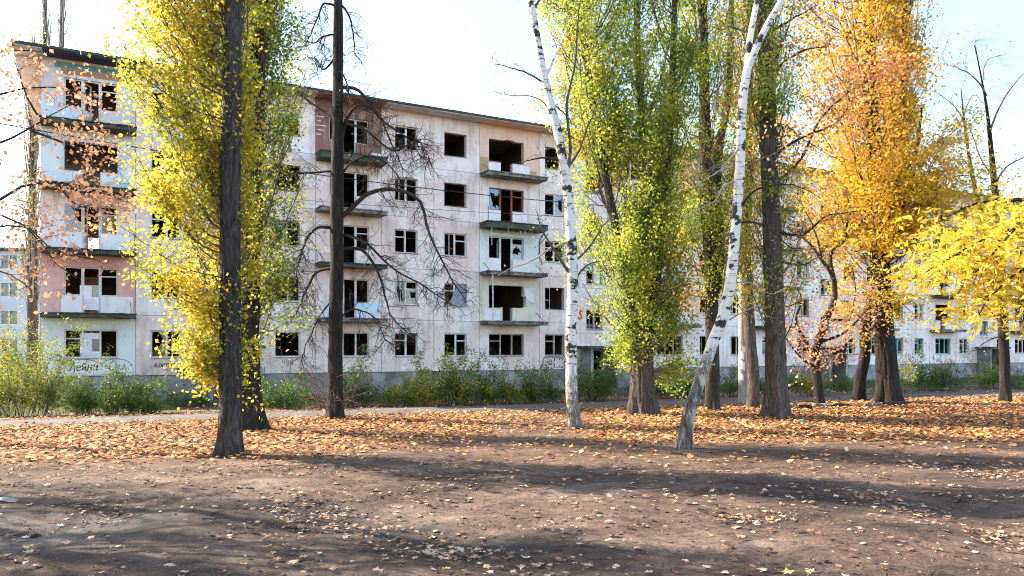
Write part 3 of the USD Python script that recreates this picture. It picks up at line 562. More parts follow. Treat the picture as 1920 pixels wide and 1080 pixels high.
# torn curtain in the second floor window
n = 12; cx = np.linspace(0, 1, n); cu = MB(); vv = []
for i, t in enumerate(np.linspace(0, 1, 14)):
    xl = 19.25 - 0.62 * t ** 1.6; xr = 19.80 - 0.02 * t
    for q in cx: vv.append((xl + (xr - xl) * q, 0.06 + 0.035 * math.sin(q * 15 + t * 2), zf(1) + 2.0 - t * 1.24 + 0.08 * math.sin(q * 3) * t))
i = (np.arange(13)[:, None] * n + np.arange(n - 1)[None]).ravel(); cu.add(vv, np.stack([i, i + n, i + n + 1, i + 1], 1)); cu.build('torn_curtain', CLOTH, block, True)
# entrances: canopy, side cheeks, dark hall, steps
for nm in ('C', 'J', 'Q', 'Y'):
    b = NAMED[nm]; w0, w1 = b[4], b[5]
    v, f = rough_box((w0 - 0.75, -1.35, 2.02), (w1 + 0.95, -0.004, 2.16), (20, 8, 1), 0.02, 40 + int(w0)); v[:, 1] = np.minimum(v[:, 1], -0.003)
    obj('entrance_canopy', (v, f), SLAB_DARK, block)
    MB().box((w0 - 0.42, -1.1, -0.6), (w0 - 0.24, -0.004, 2.0)).build('porch_wall', PLINTH, block)
    MB().box((w1 + 0.24, -1.1, -0.6), (w1 + 0.42, -0.004, 2.0)).build('porch_wall', PLINTH, block)
    MB().box((w0 - 0.2, -1.5, -0.8), (w1 + 0.2, 0.3, -0.30)).build('door_step', SLAB, block)
    MB().box((w0 - 0.06, 2.2, -0.4), (w1 + 0.06, 2.3, H0 - .22)).build('hall_wall', ROOM, block)
    mb = MB(); mb.box((w0 - .045, .1, -.3), (w0 + .03, .2, 1.94)).box((w1 - .03, .1, -.3), (w1 + .045, .2, 1.94)).box((w0 + .03, .1, 1.86), (w1 - .03, .2, 1.94)); mb.build('door_frame', FRAME_G, block)
# ---- graffiti
GL = {'D': [[(0,0),(0,1.3),(.45,1.2),(.7,.65),(.45,.1),(0,0)]], 'Z': [[(0,1.3),(.7,1.3),(0,0),(.75,0)],[(.1,.65),(.65,.65)]], 'R': [[(0,0),(0,1.3),(.5,1.25),(.6,.95),(.45,.7),(0,.65)],[(.25,.65),(.65,0)]], 'I': [[(.1,0),(.1,1.3)]],
      'V': [[(0,1.2),(.3,0),(.6,1.25)]], 'O': [[(.35,1.2),(.05,.9),(.05,.35),(.35,0),(.65,.35),(.65,.9),(.35,1.2)]], 'Я': [[(.65,0),(.65,1.3),(.2,1.25),(.1,.95),(.2,.68),(.65,.65)],[(.4,.65),(.05,0)]],
      'Б': [[(.6,1.3),(0,1.3),(0,0),(.5,.02),(.65,.3),(.5,.65),(0,.68)]], 'Р': [[(0,0),(0,1.3),(.5,1.25),(.62,.95),(.45,.65),(0,.6)]], 'А': [[(0,0),(.35,1.3),(.7,0)],[(.15,.45),(.55,.45)]],
      'Д': [[(.05,-.15),(.05,.1),(.7,.1),(.7,-.15)],[(.15,.1),(.3,1.2),(.6,1.2),(.6,.1)]], 'Е': [[(.6,1.25),(0,1.25),(0,0),(.62,0)],[(0,.65),(.5,.65)]], 'Н': [[(0,0),(0,1.3)],[(.6,0),(.6,1.3)],[(0,.65),(.6,.65)]], 'И': [[(0,1.3),(0,.1),(.6,1.2),(.6,0)]], 'С': [[(.62,1.1),(.35,1.3),(.05,.95),(.05,.35),(.3,0),(.62,.15)]],
      'Л': [[(-.1,.05),(.1,.2),(.3,1.3),(.65,0)]], 'e': [[(.1,.4),(.55,.5),(.45,.8),(.2,.75),(.08,.4),(.25,.05),(.6,.15)]], 'й': [[(.05,.8),(.1,.1),(.45,.75),(.45,.1),(.65,.05)],[(.15,1.0),(.28,.92),(.42,1.02)]], 'н': [[(.05,.8),(.05,0)],[(.05,.4),(.45,.45)],[(.45,.8),(.5,.05)]], 'и': [[(.05,.8),(.1,.1),(.45,.75),(.5,.05),(.65,.1)]], 'л': [[(-.05,.05),(.1,.1),(.25,.8),(.5,.05),(.6,.1)]],
      'S': [[(.6,1.2),(.3,1.3),(.1,1.0),(.5,.55),(.55,.2),(.25,0),(.02,.15)]], 'L': [[(.05,1.3),(.05,0),(.5,0)]], 'E': [[(.5,1.25),(0,1.25),(0,0),(.5,0)],[(0,.65),(.42,.65)]], 'N': [[(0,0),(0,1.3),(.55,0),(.55,1.3)]], 'T': [[(0,1.25),(.6,1.25)],[(.3,1.25),(.3,0)]], 'F': [[(.5,1.25),(0,1.25),(0,0)],[(0,.65),(.42,.65)]], 'A': [[(0,0),(.32,1.3),(.65,0)],[(.14,.45),(.52,.45)]], ' ': []}
def write(text, a, z, h, w, mat, slant=0.0, outline=0.0, sp=0.85, rng=None):
    rng = rng or np.random.default_rng(1); shapes = []; x = a
    for ch in text:
        for st in GL[ch]:
            p = np.array(st, float) * h / 1.3; p = p + rng.normal(0, 0.012 * h, p.shape); p[:, 0] += slant * p[:, 1] + x; p[:, 1] += z + rng.normal(0, .02) * h
            shapes.append(LineString(p).buffer(w))
        x += sp * h / 1.3
    g = unary_union(shapes)
    if outline: g = unary_union([s.buffer(0.0) for s in getattr(g, 'geoms', [g])]).boundary.buffer(outline)
    extrude(g.simplify(0.004), -0.0042, -0.001).build('graffiti', mat, block)
rg = np.random.default_rng(3)
write('ДЕНИСА', 24.60, 0.98, 0.46, 0.085, SPRAY, 0.1, 0.017, 0.95, rg)
write('Лейни'.replace('е', 'e'), 1.05, 1.05, 0.40, 0.022, SPRAY, 0.2, 0, 0.72, rg); write('Сил'.replace('С', 'С'), 2.55, 1.08, 0.40, 0.020, SPRAY_F, 0.2, 0, 0.8, rg)
arc = lambda cx_, cz, rx, rz, t0, t1: [(cx_ + rx * math.cos(t), cz + rz * math.sin(t)) for t in np.linspace(t0, t1, 14)]
cl = unary_union([LineString(arc(1.5, 1.15, .85, .40, 3.3, .25)).buffer(.02), LineString(arc(2.85, 1.2, .62, .36, 2.7, .1)).buffer(.018), LineString(arc(1.9, .98, .8, .13, 3.6, 5.9)).buffer(.015)])
extrude(cl, -0.0046, -0.001).build('graffiti', SPRAY_F, block)
write('SLENTTDAF', 4.35, 1.18, 0.15, 0.016, SPRAY, 0.15, 0, 0.85, rg); write('йнeлeйл', 4.75, 1.0, 0.16, 0.012, SPRAY_F, 0.2, 0, 0.8, rg)
write('DZ', 5.45, 1.18, 0.26, 0.022, SPRAY_F, 0, 0, 0.95, rg); write('БРА', 5.36, 0.83, 0.25, 0.055, SPRAY, 0, 0, 1.0, rg)
write('DRI', 8.75, 0.87, 0.24, 0.026, SPRAY_F, 0, 0, 1.05, rg); write('VOЯ', 10.0, 1.2, 0.26, 0.014, SPRAY_F, 0, 0, 0.9, rg)
write('S', 27.05, 3.75, 0.5, 0.06, SPRAY_R, 0.1, 0, 1, rg)
write('VIN', 51.0, 1.05, 0.18, 0.016, SPRAY_F, 0.1, 0, 0.9, rg); write('AND', 69.6, 1.1, 0.25, 0.02, SPRAY_F, 0.1, 0, 0.9, rg)
extrude(Polygon([(0.55, 1.22), (0.85, 1.27), (0.9, 1.36), (0.62, 1.30)]), -.004, -.001).build('graffiti', SPRAY_V, block)
extrude(Polygon(arc(0.62, 1.62, .17, .16, 0, 6.2)).difference(Polygon(arc(0.62, 1.6, .09, .08, 0, 6.2))), -.004, -.001).build('graffiti', SPRAY_F, block)

# ------------------------------------------------------------------ the farther block beyond the left corner
FAR_B = thing('apartment_building', 'distant pale blue and white block of flats seen past the left corner', 'building', (-62, 82, 0), 12)
x_loc[str(FAR_B.GetPath())] = np.zeros(3)
FW = plaster('far_block_paint', (0.55, 0.56, 0.58), (0.4, 0.4, 0.42), (0.50, 0.52, 0.55), 0.3); FBL = plaster('far_blue_panel', (0.30, 0.46, 0.62), (0.35, 0.4, 0.45), (0.36, 0.5, 0.64), 0.3)
pl = sbox(0, -1, 24, 12.6); hs = []
for k in range(4):
    for j in range(8): hs.append(sbox(0.9 + 3 * j, 1.6 + 3 * k, 2.6 + 3 * j, 3.1 + 3 * k))
extrude(pl.difference(unary_union(hs)), 0, 0.4).build('wall', FW, FAR_B)
MB().box((0.1, 0.42, -1), (23.9, 11, 12.5)).build('inner_block', ROOM, FAR_B); MB().box((-.5, -.6, 12.6), (24.5, 11.4, 12.9)).build('roof', ROOFING, FAR_B)
for k in range(4):
    for j in range(8):
        x0, z0 = 0.9 + 3 * j, 1.6 + 3 * k; mb = MB(); mb.box((x0, .1, z0), (x0 + .09, .2, z0 + 1.5)).box((x0 + 1.61, .1, z0), (x0 + 1.7, .2, z0 + 1.5)).box((x0 + .8, .1, z0), (x0 + .9, .2, z0 + 1.5)).box((x0 + .09, .1, z0), (x0 + .8, .2, z0 + .09)).box((x0 + .9, .1, z0), (x0 + 1.61, .2, z0 + .09))
        w = mb.build('window', FRAME_W, FAR_B); MB().box((x0 + .09, .24, z0), (x0 + 1.61, .25, z0 + 1.5)).build('pane', GLASS, w)
    for j in (1, 4, 6): MB().box((0.5 + 3 * j, -1.0, 0.6 + 3 * k), (3.0 + 3 * j, -.004, 1.55 + 3 * k)).build('balcony', FBL, FAR_B)
# ------------------------------------------------------------------ trees
def bark(name, dark, mid, light, vs=4.5, hs=20, bump=1.0, dist=0.04, green=None):
    nd = {'geo': ('geometry', {}), 'm': ('mapping', {'scale': (hs, hs, vs)}), 'm2': ('mapping', {'scale': (1, 1, 0.6)}), 'n': ('noise_texture', {'scale': 1.0, 'detail': 6, 'roughness': 0.68, 'distortion': 0.9}), 'n2': ('noise_texture', {'scale': 1.6, 'detail': 4}),
          'r': ('rgb_ramp', {'ramp': [(0.28, dark), (0.5, mid), (0.72, light)]}), 'r2': ('rgb_ramp', {'ramp': [(0.3, (0.6, 0.6, 0.62)), (0.6, (1, 1, 1)), (0.8, green or (1.1, 1.08, 1.0))]}), 'x': ('mix_color', {'blend_type': 'multiply', 'fac': 1.0}),
          'b': ('bump', {'strength': bump, 'distance': dist}), 'p': ('principled_bsdf', {'roughness': 0.92, 'specular_ior_level': 0.2})}
    return M(name, nd, [('geo.position', 'm.vector'), ('m.vector', 'n.vector'), ('geo.position', 'm2.vector'), ('m2.vector', 'n2.vector'), ('n.fac', 'r.fac'), ('n2.fac', 'r2.fac'), ('r.color', 'x.a'), ('r2.color', 'x.b'), ('x.result', 'p.base_color'), ('n.fac', 'b.height'), ('b.normal', 'p.normal')])
BARK_POP = bark('poplar_bark', (0.010, 0.009, 0.008), (0.045, 0.039, 0.034), (0.12, 0.105, 0.09), 4.0, 20, 1.0, 0.05)
BARK_GREY = bark('grey_poplar_bark', (0.014, 0.012, 0.010), (0.075, 0.062, 0.052), (0.18, 0.15, 0.125), 4.0, 20, 1.0, 0.05)
BARK_DARK = bark('dark_bark', (0.005, 0.005, 0.005), (0.020, 0.017, 0.016), (0.055, 0.050, 0.042), 3.0, 20, 0.8, 0.02, (1.0, 1.25, 0.8))
BARK_BROWN = bark('brown_bark', (0.016, 0.011, 0.009), (0.065, 0.046, 0.036), (0.14, 0.105, 0.08))
TWIG = noisy('twig_bark', [(0.3, (0.035, 0.028, 0.025)), (0.7, (0.11, 0.09, 0.08))], nscale=4)
TWIG_PALE = noisy('pale_twig_bark', [(0.3, (0.16, 0.14, 0.125)), (0.7, (0.34, 0.30, 0.265))], nscale=4)
TWIG_DARK = noisy('dark_twig_bark', [(0.3, (0.012, 0.010, 0.009)), (0.7, (0.045, 0.036, 0.03))], nscale=4)
TWIG_PINK = noisy('red_brown_twig_bark', [(0.3, (0.07, 0.04, 0.036)), (0.7, (0.17, 0.105, 0.09))], nscale=4)
# birch: white paper bark with black lenticels and scars, rough and dark towards the foot
def birch(name, top, lo, hi): return M(name, {
    'geo': ('geometry', {}), 'sx': ('separate_xyz', {}), 'm1': ('mapping', {'scale': (3.5, 3.5, 26)}), 'm2': ('mapping', {'scale': (3.0, 3.0, 4.2)}), 'm3': ('mapping', {'scale': (11, 11, 2.5)}),
    'n1': ('noise_texture', {'scale': 1.0, 'detail': 3, 'roughness': 0.6}), 'n2': ('noise_texture', {'scale': 1.0, 'detail': 4, 'roughness': 0.62}), 'n3': ('noise_texture', {'scale': 1.0, 'detail': 6, 'roughness': 0.7}),
    'r1': ('rgb_ramp', {'ramp': [(0, (1, 1, 1)), (0.59, (1, 1, 1)), (0.66, (0.07, 0.07, 0.07)), (1, (0.02, 0.02, 0.02))]}), 'r2': ('rgb_ramp', {'ramp': [(0, (0.72, 0.72, 0.72)), (0.45, (1, 1, 1)), (0.545, (0.9, 0.9, 0.9)), (0.575, (0.05, 0.05, 0.05)), (1, (0.02, 0.02, 0.02))]}),
    'hm': ('map_range', {'from_min': 0.0, 'from_max': top, 'to_min': lo, 'to_max': hi}), 'ha': ('math', {'math_type': 'add'}), 'r3': ('rgb_ramp', {'ramp': [(0, (0, 0, 0)), (0.52, (0, 0, 0)), (0.60, (1, 1, 1)), (1, (1, 1, 1))]}),
    'rc': ('rgb_ramp', {'ramp': [(0.36, (0.025, 0.023, 0.02)), (0.52, (0.10, 0.09, 0.08)), (0.62, (0.36, 0.34, 0.31)), (0.8, (0.5, 0.48, 0.45))]}), 'base': ('mix_color', {'blend_type': 'multiply', 'fac': 1.0, 'a': (0.56, 0.54, 0.52)}), 'x2': ('mix_color', {'blend_type': 'multiply', 'fac': 1.0}), 'x3': ('mix_color', {'blend_type': 'mix'}),
    'b': ('bump', {'strength': 0.7, 'distance': 0.02}), 'p': ('principled_bsdf', {'roughness': 0.75, 'specular_ior_level': 0.25})},
    [('geo.position', 'sx.vector'), ('geo.position', 'm1.vector'), ('geo.position', 'm2.vector'), ('geo.position', 'm3.vector'), ('m1.vector', 'n1.vector'), ('m2.vector', 'n2.vector'), ('m3.vector', 'n3.vector'), ('n1.fac', 'r1.fac'), ('n2.fac', 'r2.fac'),
     ('r1.color', 'base.b'), ('base.result', 'x2.a'), ('r2.color', 'x2.b'), ('sx.z', 'hm.value'), ('hm.result', 'ha.value1'), ('n3.fac', 'ha.value2'), ('ha.value', 'r3.fac'), ('r3.color', 'x3.fac'), ('x2.result', 'x3.a'), ('n3.fac', 'rc.fac'), ('rc.color', 'x3.b'), ('x3.result', 'p.base_color'), ('n3.fac', 'b.height'), ('b.normal', 'p.normal')])
BIRCH = birch('birch_bark', 3.4, 0.20, -0.20); BIRCH_L = birch('birch_bark_dark_foot', 3.0, 0.62, -0.30)
LF_YEL = leafy('yellow_poplar_leaves', [(0.0, (0.14, 0.20, 0.025)), (0.3, (0.33, 0.36, 0.04)), (0.6, (0.60, 0.50, 0.06)), (0.85, (0.74, 0.48, 0.06)), (1, (0.62, 0.30, 0.05))], 0.6)
LF_GRN = leafy('green_poplar_leaves', [(0.0, (0.06, 0.12, 0.02)), (0.4, (0.14, 0.22, 0.03)), (0.68, (0.28, 0.34, 0.04)), (0.88, (0.58, 0.50, 0.05)), (1, (0.60, 0.34, 0.05))], 0.5)
LF_YG = leafy('yellow_green_poplar_leaves', [(0.0, (0.09, 0.17, 0.03)), (0.35, (0.22, 0.33, 0.045)), (0.62, (0.45, 0.49, 0.065)), (0.86, (0.74, 0.60, 0.09)), (1, (0.70, 0.40, 0.06))], 0.65, big=0.5, nscale=0.7)
LF_GOLD = leafy('golden_poplar_leaves', [(0.0, (0.34, 0.22, 0.03)), (0.3, (0.60, 0.35, 0.03)), (0.65, (0.80, 0.48, 0.04)), (1, (0.68, 0.26, 0.05))], 0.55, big=0.5)
LF_ORANGE = leafy('pale_orange_leaves', [(0.0, (0.415, 0.188, 0.096)), (0.4, (0.671, 0.338, 0.180)), (0.75, (0.805, 0.475, 0.288)), (1, (0.512, 0.200, 0.096))], 0.4)
LF_RED = leafy('rusty_red_leaves', [(0.0, (0.315, 0.116, 0.040)), (0.4, (0.588, 0.266, 0.094)), (0.75, (0.735, 0.417, 0.166)), (1, (0.399, 0.150, 0.050))], 0.45)
LF_MAPLE = leafy('bright_yellow_leaves', [(0.0, (0.36, 0.33, 0.03)), (0.3, (0.70, 0.55, 0.05)), (0.7, (0.82, 0.60, 0.07)), (1, (0.70, 0.38, 0.05))], 0.5)
LF_OLIVE = leafy('olive_yellow_leaves', [(0.0, (0.34, 0.29, 0.03)), (0.4, (0.62, 0.46, 0.035)), (0.8, (0.78, 0.54, 0.04)), (1, (0.62, 0.32, 0.04))], 0.5)
LF_SHRUB = leafy('green_shrub_leaves', [(0.0, (0.03, 0.075, 0.02)), (0.45, (0.075, 0.15, 0.03)), (0.78, (0.16, 0.24, 0.035)), (0.93, (0.42, 0.36, 0.045)), (1, (0.45, 0.24, 0.045))], 0.35, 0.45)
LF_SHRUB_Y = leafy('yellowing_shrub_leaves', [(0.0, (0.04, 0.10, 0.02)), (0.4, (0.14, 0.22, 0.03)), (0.72, (0.38, 0.34, 0.045)), (0.9, (0.55, 0.38, 0.05)), (1, (0.50, 0.22, 0.05))], 0.35, 0.5)
LF_SHRUB_D = leafy('dark_shrub_leaves', [(0.0, (0.034, 0.082, 0.022)), (0.5, (0.078, 0.153, 0.034)), (0.9, (0.179, 0.251, 0.045)), (1, (0.448, 0.349, 0.056))], 0.3, 0.4)

def tree(name, label, cat, base):
    return thing(name, label, cat, (base[0], base[1], float(ground_z(base[0], base[1])) - 0.02))
def pts_at(pp, Y, Y1=None):
    n = len(pp); ys = np.linspace(Y, Y if Y1 is None else Y1, n); return np.array([px(x, y, q) for (x, y), q in zip(pp, ys)])
def gY(y): return F * EYE / (y - HOR)
def limb(t, pp, Y, Y1, r0, r1, mat, rng, ntw=0, L=0.8, lev=1, droop=0.03, up=0.1, tips=None, name='branch', k=7, wob=0.03, pts=None, kids=4, rt=None, tmin=0.2):
    P = curve(pts_at(pp, Y, Y1) if pts is None else pts, 18)
    P = P + np.r_[np.zeros((1, 3)), np.cumsum(rng.normal(0, wob * 0.4, (17, 3)), 0)] * np.linspace(0, 1, 18)[:, None]
    mb = MB(); mb.add(*tube(P, np.linspace(r0, r1, 18), k))
    if ntw: side_twigs(mb, rng, P, ntw, L, rt or max(r1 * 0.8, 0.005), lev, droop, 0.22, tmin, up, 4, tips, kids)
    if tips is not None: tips.append(P[9:])
    mb.build(name, mat, t, True)
    return P
def tip_leaves(rng, tips, n, sig):
    Q = [p[rng.integers(0, len(p))] + rng.normal(0, sig, 3) for p in (tips[i] for i in rng.integers(0, len(tips), n))]
    return np.array(Q)
def crown(t, mat, v_f, name='crown'):
    return obj(name, v_f, mat, t)

def poplar(t, rng, stem, prof, zr, nlimb, nleaf, lsize, mat_leaf, mat_twig, az=None, Lr=(1.2, 3.2), parts=40, twigs=7, r_l=0.022, sig=0.15, bare=0.0, low_droop=0.0, zw=None, back=1.3, front=1.0):
    """fastigiate limbs hugging the stem; prof(z) gives crown half-width (left, right) in metres"""
    S = curve(stem, 80); parts = nlimb; chunks = [MB() for _ in range(parts)]; LP = []
    for i in range(nlimb):
        z0 = zr[0] + (zr[1] - zr[0]) * (rng.random() if zw is None else rng.random() ** zw)
        j = int(np.argmin(abs(S[:, 2] - z0))); p = S[j]
        while True:
            phi = rng.uniform(0, 2 * math.pi)
            if az is None or az(phi): break
        L = rng.uniform(*Lr); lowf = low_droop * max(0.0, 1 - (z0 - zr[0]) / 3.4) * rng.uniform(0.2, 1.1); zz = z0 + L * 0.8 * (1 - lowf); l_, r_ = prof(zz); c = math.cos(phi); s = math.sin(phi)
        R = (0.62 + 0.7 * float(meshkit.noise(np.array([c * 1.6 + 5, s * 1.6, zz * 0.7])))) * ((l_ if c < 0 else r_) * abs(c) + ((back if s > 0 else front) * (l_ + r_) / 2) * abs(s)) * math.sqrt(rng.uniform(0.06, 1.0))
        u = np.linspace(0, 1, 9)
        P = p + np.c_[np.cos(phi) * R * u ** 0.62, np.sin(phi) * R * u ** 0.62, L * (u ** 1.15) * (1 - lowf) - lowf * 0.9 * u ** 2]
        P[1:] += np.cumsum(rng.normal(0, 0.022, (8, 3)), 0)
        mb = chunks[i % parts]; r0 = r_l * rng.uniform(0.5, 1.2) * (0.45 + 0.25 * L)
        mb.add(*tube(P, np.linspace(r0, 0.005, 9), 5, cap=False))
        isbare = rng.random() < bare
        for _ in range(twigs):
            q = rng.uniform(0.2, 1) * 8; a = int(min(q, 7)); pt = P[a] + (P[a + 1] - P[a]) * (q - a)
            tw = wander(rng, pt, np.array([rng.normal(0, .45), rng.normal(0, .45), 0.7 - 1.1 * lowf]), rng.uniform(0.25, 0.75), 4, 0.15)
            mb.add(*tube(tw, np.linspace(0.006, 0.003, 4), 3, cap=False))
            if not isbare: LP.append(tw)
        if not isbare: LP.append(P[3:]); LP.append(P[5:])
    for mb in chunks: mb.build('branch', mat_twig, t, True)
    Q = clump(tip_leaves(rng, LP, int(nleaf * 1.35), sig), np.array([1.5, 1.5, 0.75]), 0.445, 3)
    crown(t, mat_leaf, leaf_mesh(rng, Q, lsize, lsize * 0.85, hang=0.35))

def lerp_prof(rows):
    rows = np.array(sorted(rows)); return lambda z: (np.interp(z, rows[:, 0], rows[:, 1]), np.interp(z, rows[:, 0], rows[:, 2]))
def prof_px(Y, rows):
    return lerp_prof([(EYE - (y - HOR) / F * Y, l / F * Y, r / F * Y) for y, l, r in rows])

# 1 near poplar, trunk bare in front, yellow crown behind and to its left
rng = np.random.default_rng(101); Y = gY(856); b = px(431, 856, Y)
t1 = tree('poplar_tree', 'nearest poplar with furrowed grey trunk and bright yellow leaves on its left side', 'tree', b)
st1 = pts_at([(431, 862), (432, 700), (431, 500), (433, 300), (436, 150), (438, -250)], Y)
obj('trunk', trunk_mesh(st1, [0.195, 0.18, 0.17, 0.155, 0.135, 0.115], 64, 240, 0.5, 0.11, 1), BARK_POP, t1, True)
poplar(t1, rng, st1, prof_px(Y + 0.6, [(790, 55, 5), (740, 78, 5), (690, 72, 8), (640, 84, 10), (560, 122, 14), (470, 165, 16), (300, 185, 20), (0, 188, 30), (-250, 170, 60)]), (1.3, 13.0), 290, 66000, 0.076, LF_YEL, TWIG,
       az=lambda p: math.cos(p) < -0.1 and math.sin(p) > -0.55 or (math.sin(p) > 0.75 and math.cos(p) < 0.3), low_droop=0.75, zw=1.0, sig=0.17, back=0.75, front=0.5, Lr=(0.9, 2.6), r_l=0.018)
mb = MB()
for i in range(22):   # bare upright shoots hugging the trunk
    j = rng.integers(25, 100); p = curve(st1, 110)[j]; ph = rng.uniform(-0.2, math.pi + 0.2) + math.pi
    q = p + np.array([math.cos(ph), math.sin(ph), 0]) * 0.19
    mb.add(*tube(wander(rng, q, np.array([math.cos(ph) * .3, math.sin(ph) * .3, 1.0]), rng.uniform(0.7, 2.0), 7, 0.13), np.linspace(0.009, 0.003, 7), 4, cap=False))
mb.build('shoots', TWIG, t1, True, kind='stuff')
# 2 the poplar just behind it, greener
rng = np.random.default_rng(102); Y = gY(806); b = px(466, 806, Y)
t2 = tree('poplar_tree', 'dark poplar close behind the nearest trunk with hollowed foot and green foliage to the right', 'tree', b)
st2 = pts_at([(466, 812), (463, 700), (466, 560), (474, 400), (480, 200), (486, -150)], Y)
obj('trunk', trunk_mesh(st2, [0.31, 0.26, 0.22, 0.19, 0.16, 0.12], 56, 180, 0.45, 0.11, 2), BARK_DARK, t2, True)
poplar(t2, rng, st2, prof_px(Y, [(760, 30, 60), (690, 60, 75), (560, 80, 88), (420, 70, 92), (200, 70, 85), (0, 60, 60), (-150, 50, 60)]), (1.6, 13.0), 210, 42000, 0.075, LF_GRN, TWIG, low_droop=0.5, sig=0.18, bare=0.15, r_l=0.018, back=0.8, Lr=(0.9, 2.8), twigs=9)
# 3 bare dark tree with crooked drooping limbs
rng = np.random.default_rng(103); Y = gY(784); b = px(628, 784, Y)
t3 = tree('bare_tree', 'leafless black tree with crooked drooping branches in front of the left balconies', 'tree', b)
st3 = pts_at([(628, 789), (629, 640), (632, 450), (633, 250), (634, 100), (632, -200)], Y)
obj('trunk', trunk_mesh(st3, [0.215, 0.19, 0.18, 0.15, 0.125, 0.09], 24, 90, 0.3, 0.07, 3, 0.09), BARK_DARK, t3, True)
tips = []
for pp, dy, r0, n in [
    ([(638, 408), (660, 390), (690, 362), (730, 352), (768, 360), (792, 383), (800, 425), (835, 500), (872, 560)], -0.9, 0.075, 26), ([(640, 164), (665, 166), (690, 190), (720, 232), (762, 262), (790, 300)], -0.5, 0.055, 20),
    ([(640, 275), (655, 215), (680, 195), (716, 222), (735, 260), (760, 320)], 0.6, 0.06, 18), ([(626, 428), (600, 425), (578, 440), (560, 480), (552, 530)], -0.6, 0.055, 18), ([(626, 503), (596, 508), (575, 540), (556, 580), (528, 612)], 0.5, 0.05, 18),
    ([(640, 466), (672, 466), (702, 500), (718, 545), (728, 585), (764, 625)], 0.6, 0.055, 22), ([(640, 440), (680, 452), (735, 500), (800, 530), (850, 560)], -1.0, 0.045, 20), ([(628, 65), (604, 68), (588, 78), (565, 70)], -0.4, 0.03, 9), ([(626, 110), (606, 130), (597, 116), (578, 104)], 0.4, 0.03, 9),
    ([(630, 10), (610, 5), (598, 30), (588, 62), (580, 90)], -0.7, 0.035, 12), ([(638, 8), (652, 25), (660, 60), (664, 100)], 0.7, 0.035, 10), ([(628, 230), (600, 205), (560, 180), (540, 160)], 0.8, 0.035, 12), ([(628, 320), (590, 325), (560, 330), (520, 345)], -0.6, 0.035, 12),
    ([(638, 230), (680, 240), (740, 280), (775, 255), (800, 300)], -1.2, 0.045, 18), ([(627, 560), (600, 590), (575, 640), (560, 670)], -0.4, 0.03, 10), ([(636, 130), (650, 155), (655, 200)], -0.6, 0.03, 8), ([(636, 350), (662, 300), (700, 290), (740, 330)], 0.9, 0.04, 16), ([(638, 600), (660, 580), (700, 590), (730, 640)], -0.7, 0.03, 10)]:
    limb(t3, pp, Y, Y + dy, r0, 0.012, TWIG_DARK, rng, int(n * 1.5), 0.85, 2, 0.09, 0.0, tips, wob=0.05, rt=0.0125, kids=4)
mb = MB()
for i in range(46):
    ph = rng.uniform(0, 6.28); p = st3[0] + np.array([math.cos(ph) * .3, math.sin(ph) * .3, 0.25 + abs(rng.normal(0, .5))])
    side = wander(rng, p, np.array([math.cos(ph) * .9, math.sin(ph) * .6, rng.uniform(0.1, 1.4)]), rng.uniform(0.5, 1.4), 7, 0.25, 0.05)
    mb.add(*tube(side, np.linspace(0.010, 0.004, 7), 4, cap=False)); side_twigs(mb, rng, side, 4, 0.5, 0.004, 0, 0.05)
mb.build('basal_shoots', TWIG_PINK, t3, True, kind='stuff')
crown(t3, LF_RED, leaf_mesh(rng, tip_leaves(rng, tips, 150, 0.03), 0.07, 0.045), 'last_leaves')
# 4 the upright birch
rng = np.random.default_rng(104); Y = gY(803); b = px(1079, 803, Y)
t4 = tree('birch_tree', 'upright white birch with black scars, its stem bending left towards the top', 'tree', b)
st4 = pts_at([(1079, 809), (1072, 740), (1071, 640), (1074, 540), (1068, 400), (1050, 270), (1022, 150), (1005, 60), (988, -40), (960, -180)], Y)
obj('trunk', trunk_mesh(st4, [0.155, 0.14, 0.145, 0.132, 0.12, 0.11, 0.097, 0.085, 0.075, 0.066], 24, 120, 0.45, 0.03, 4), BIRCH, t4, True)
tips = []
for pp, dy, r0, n, m in [([(1058, 320), (1070, 290), (1062, 200), (1076, 120), (1078, 40), (1085, -40)], -0.5, 0.045, 14, TWIG), ([(1062, 318), (1085, 280), (1104, 225), (1130, 170)], 0.5, 0.04, 8, TWIG), ([(1020, 150), (1042, 100), (1058, 48)], 0.3, 0.045, 5, BIRCH),
    ([(1014, 152), (990, 138), (960, 128), (922, 121)], -0.7, 0.028, 6, TWIG), ([(1050, 300), (1020, 296), (990, 298), (970, 305)], -0.5, 0.035, 4, TWIG_DARK), ([(1074, 520), (1040, 470), (1015, 425), (1000, 385)], -0.7, 0.05, 5, TWIG), ([(1062, 455), (1030, 468), (995, 490), (960, 503), (930, 520)], -1.0, 0.035, 4, TWIG_PALE),
    ([(1076, 490), (1100, 470), (1135, 420), (1160, 395)], 0.6, 0.035, 7, TWIG), ([(1030, 190), (1060, 215), (1085, 240)], 0.6, 0.025, 6, TWIG), ([(1076, 530), (1110, 495), (1135, 490)], -0.4, 0.03, 5, TWIG), ([(998, 20), (1020, -20), (1040, -80)], 0.4, 0.04, 6, TWIG), ([(1036, 215), (1000, 180), (968, 175), (930, 160)], 0.7, 0.018, 4, TWIG)]:
    limb(t4, pp, Y, Y + dy, r0, 0.008, m, rng, n, 0.6, 1, 0.02, 0.15, tips, wob=0.04, rt=0.006, kids=3)
crown(t4, LF_GRN, leaf_mesh(rng, np.vstack([px(1035, 320, Y) + rng.normal(0, (.1, .1, .14), (70, 3)), px(1052, 470, Y) + rng.normal(0, (.14, .1, .2), (120, 3)), px(1060, 520, Y) + rng.normal(0, (.08, .1, .15), (60, 3)), tip_leaves(rng, tips, 260, .05)]), 0.06, 0.045), 'last_leaves')
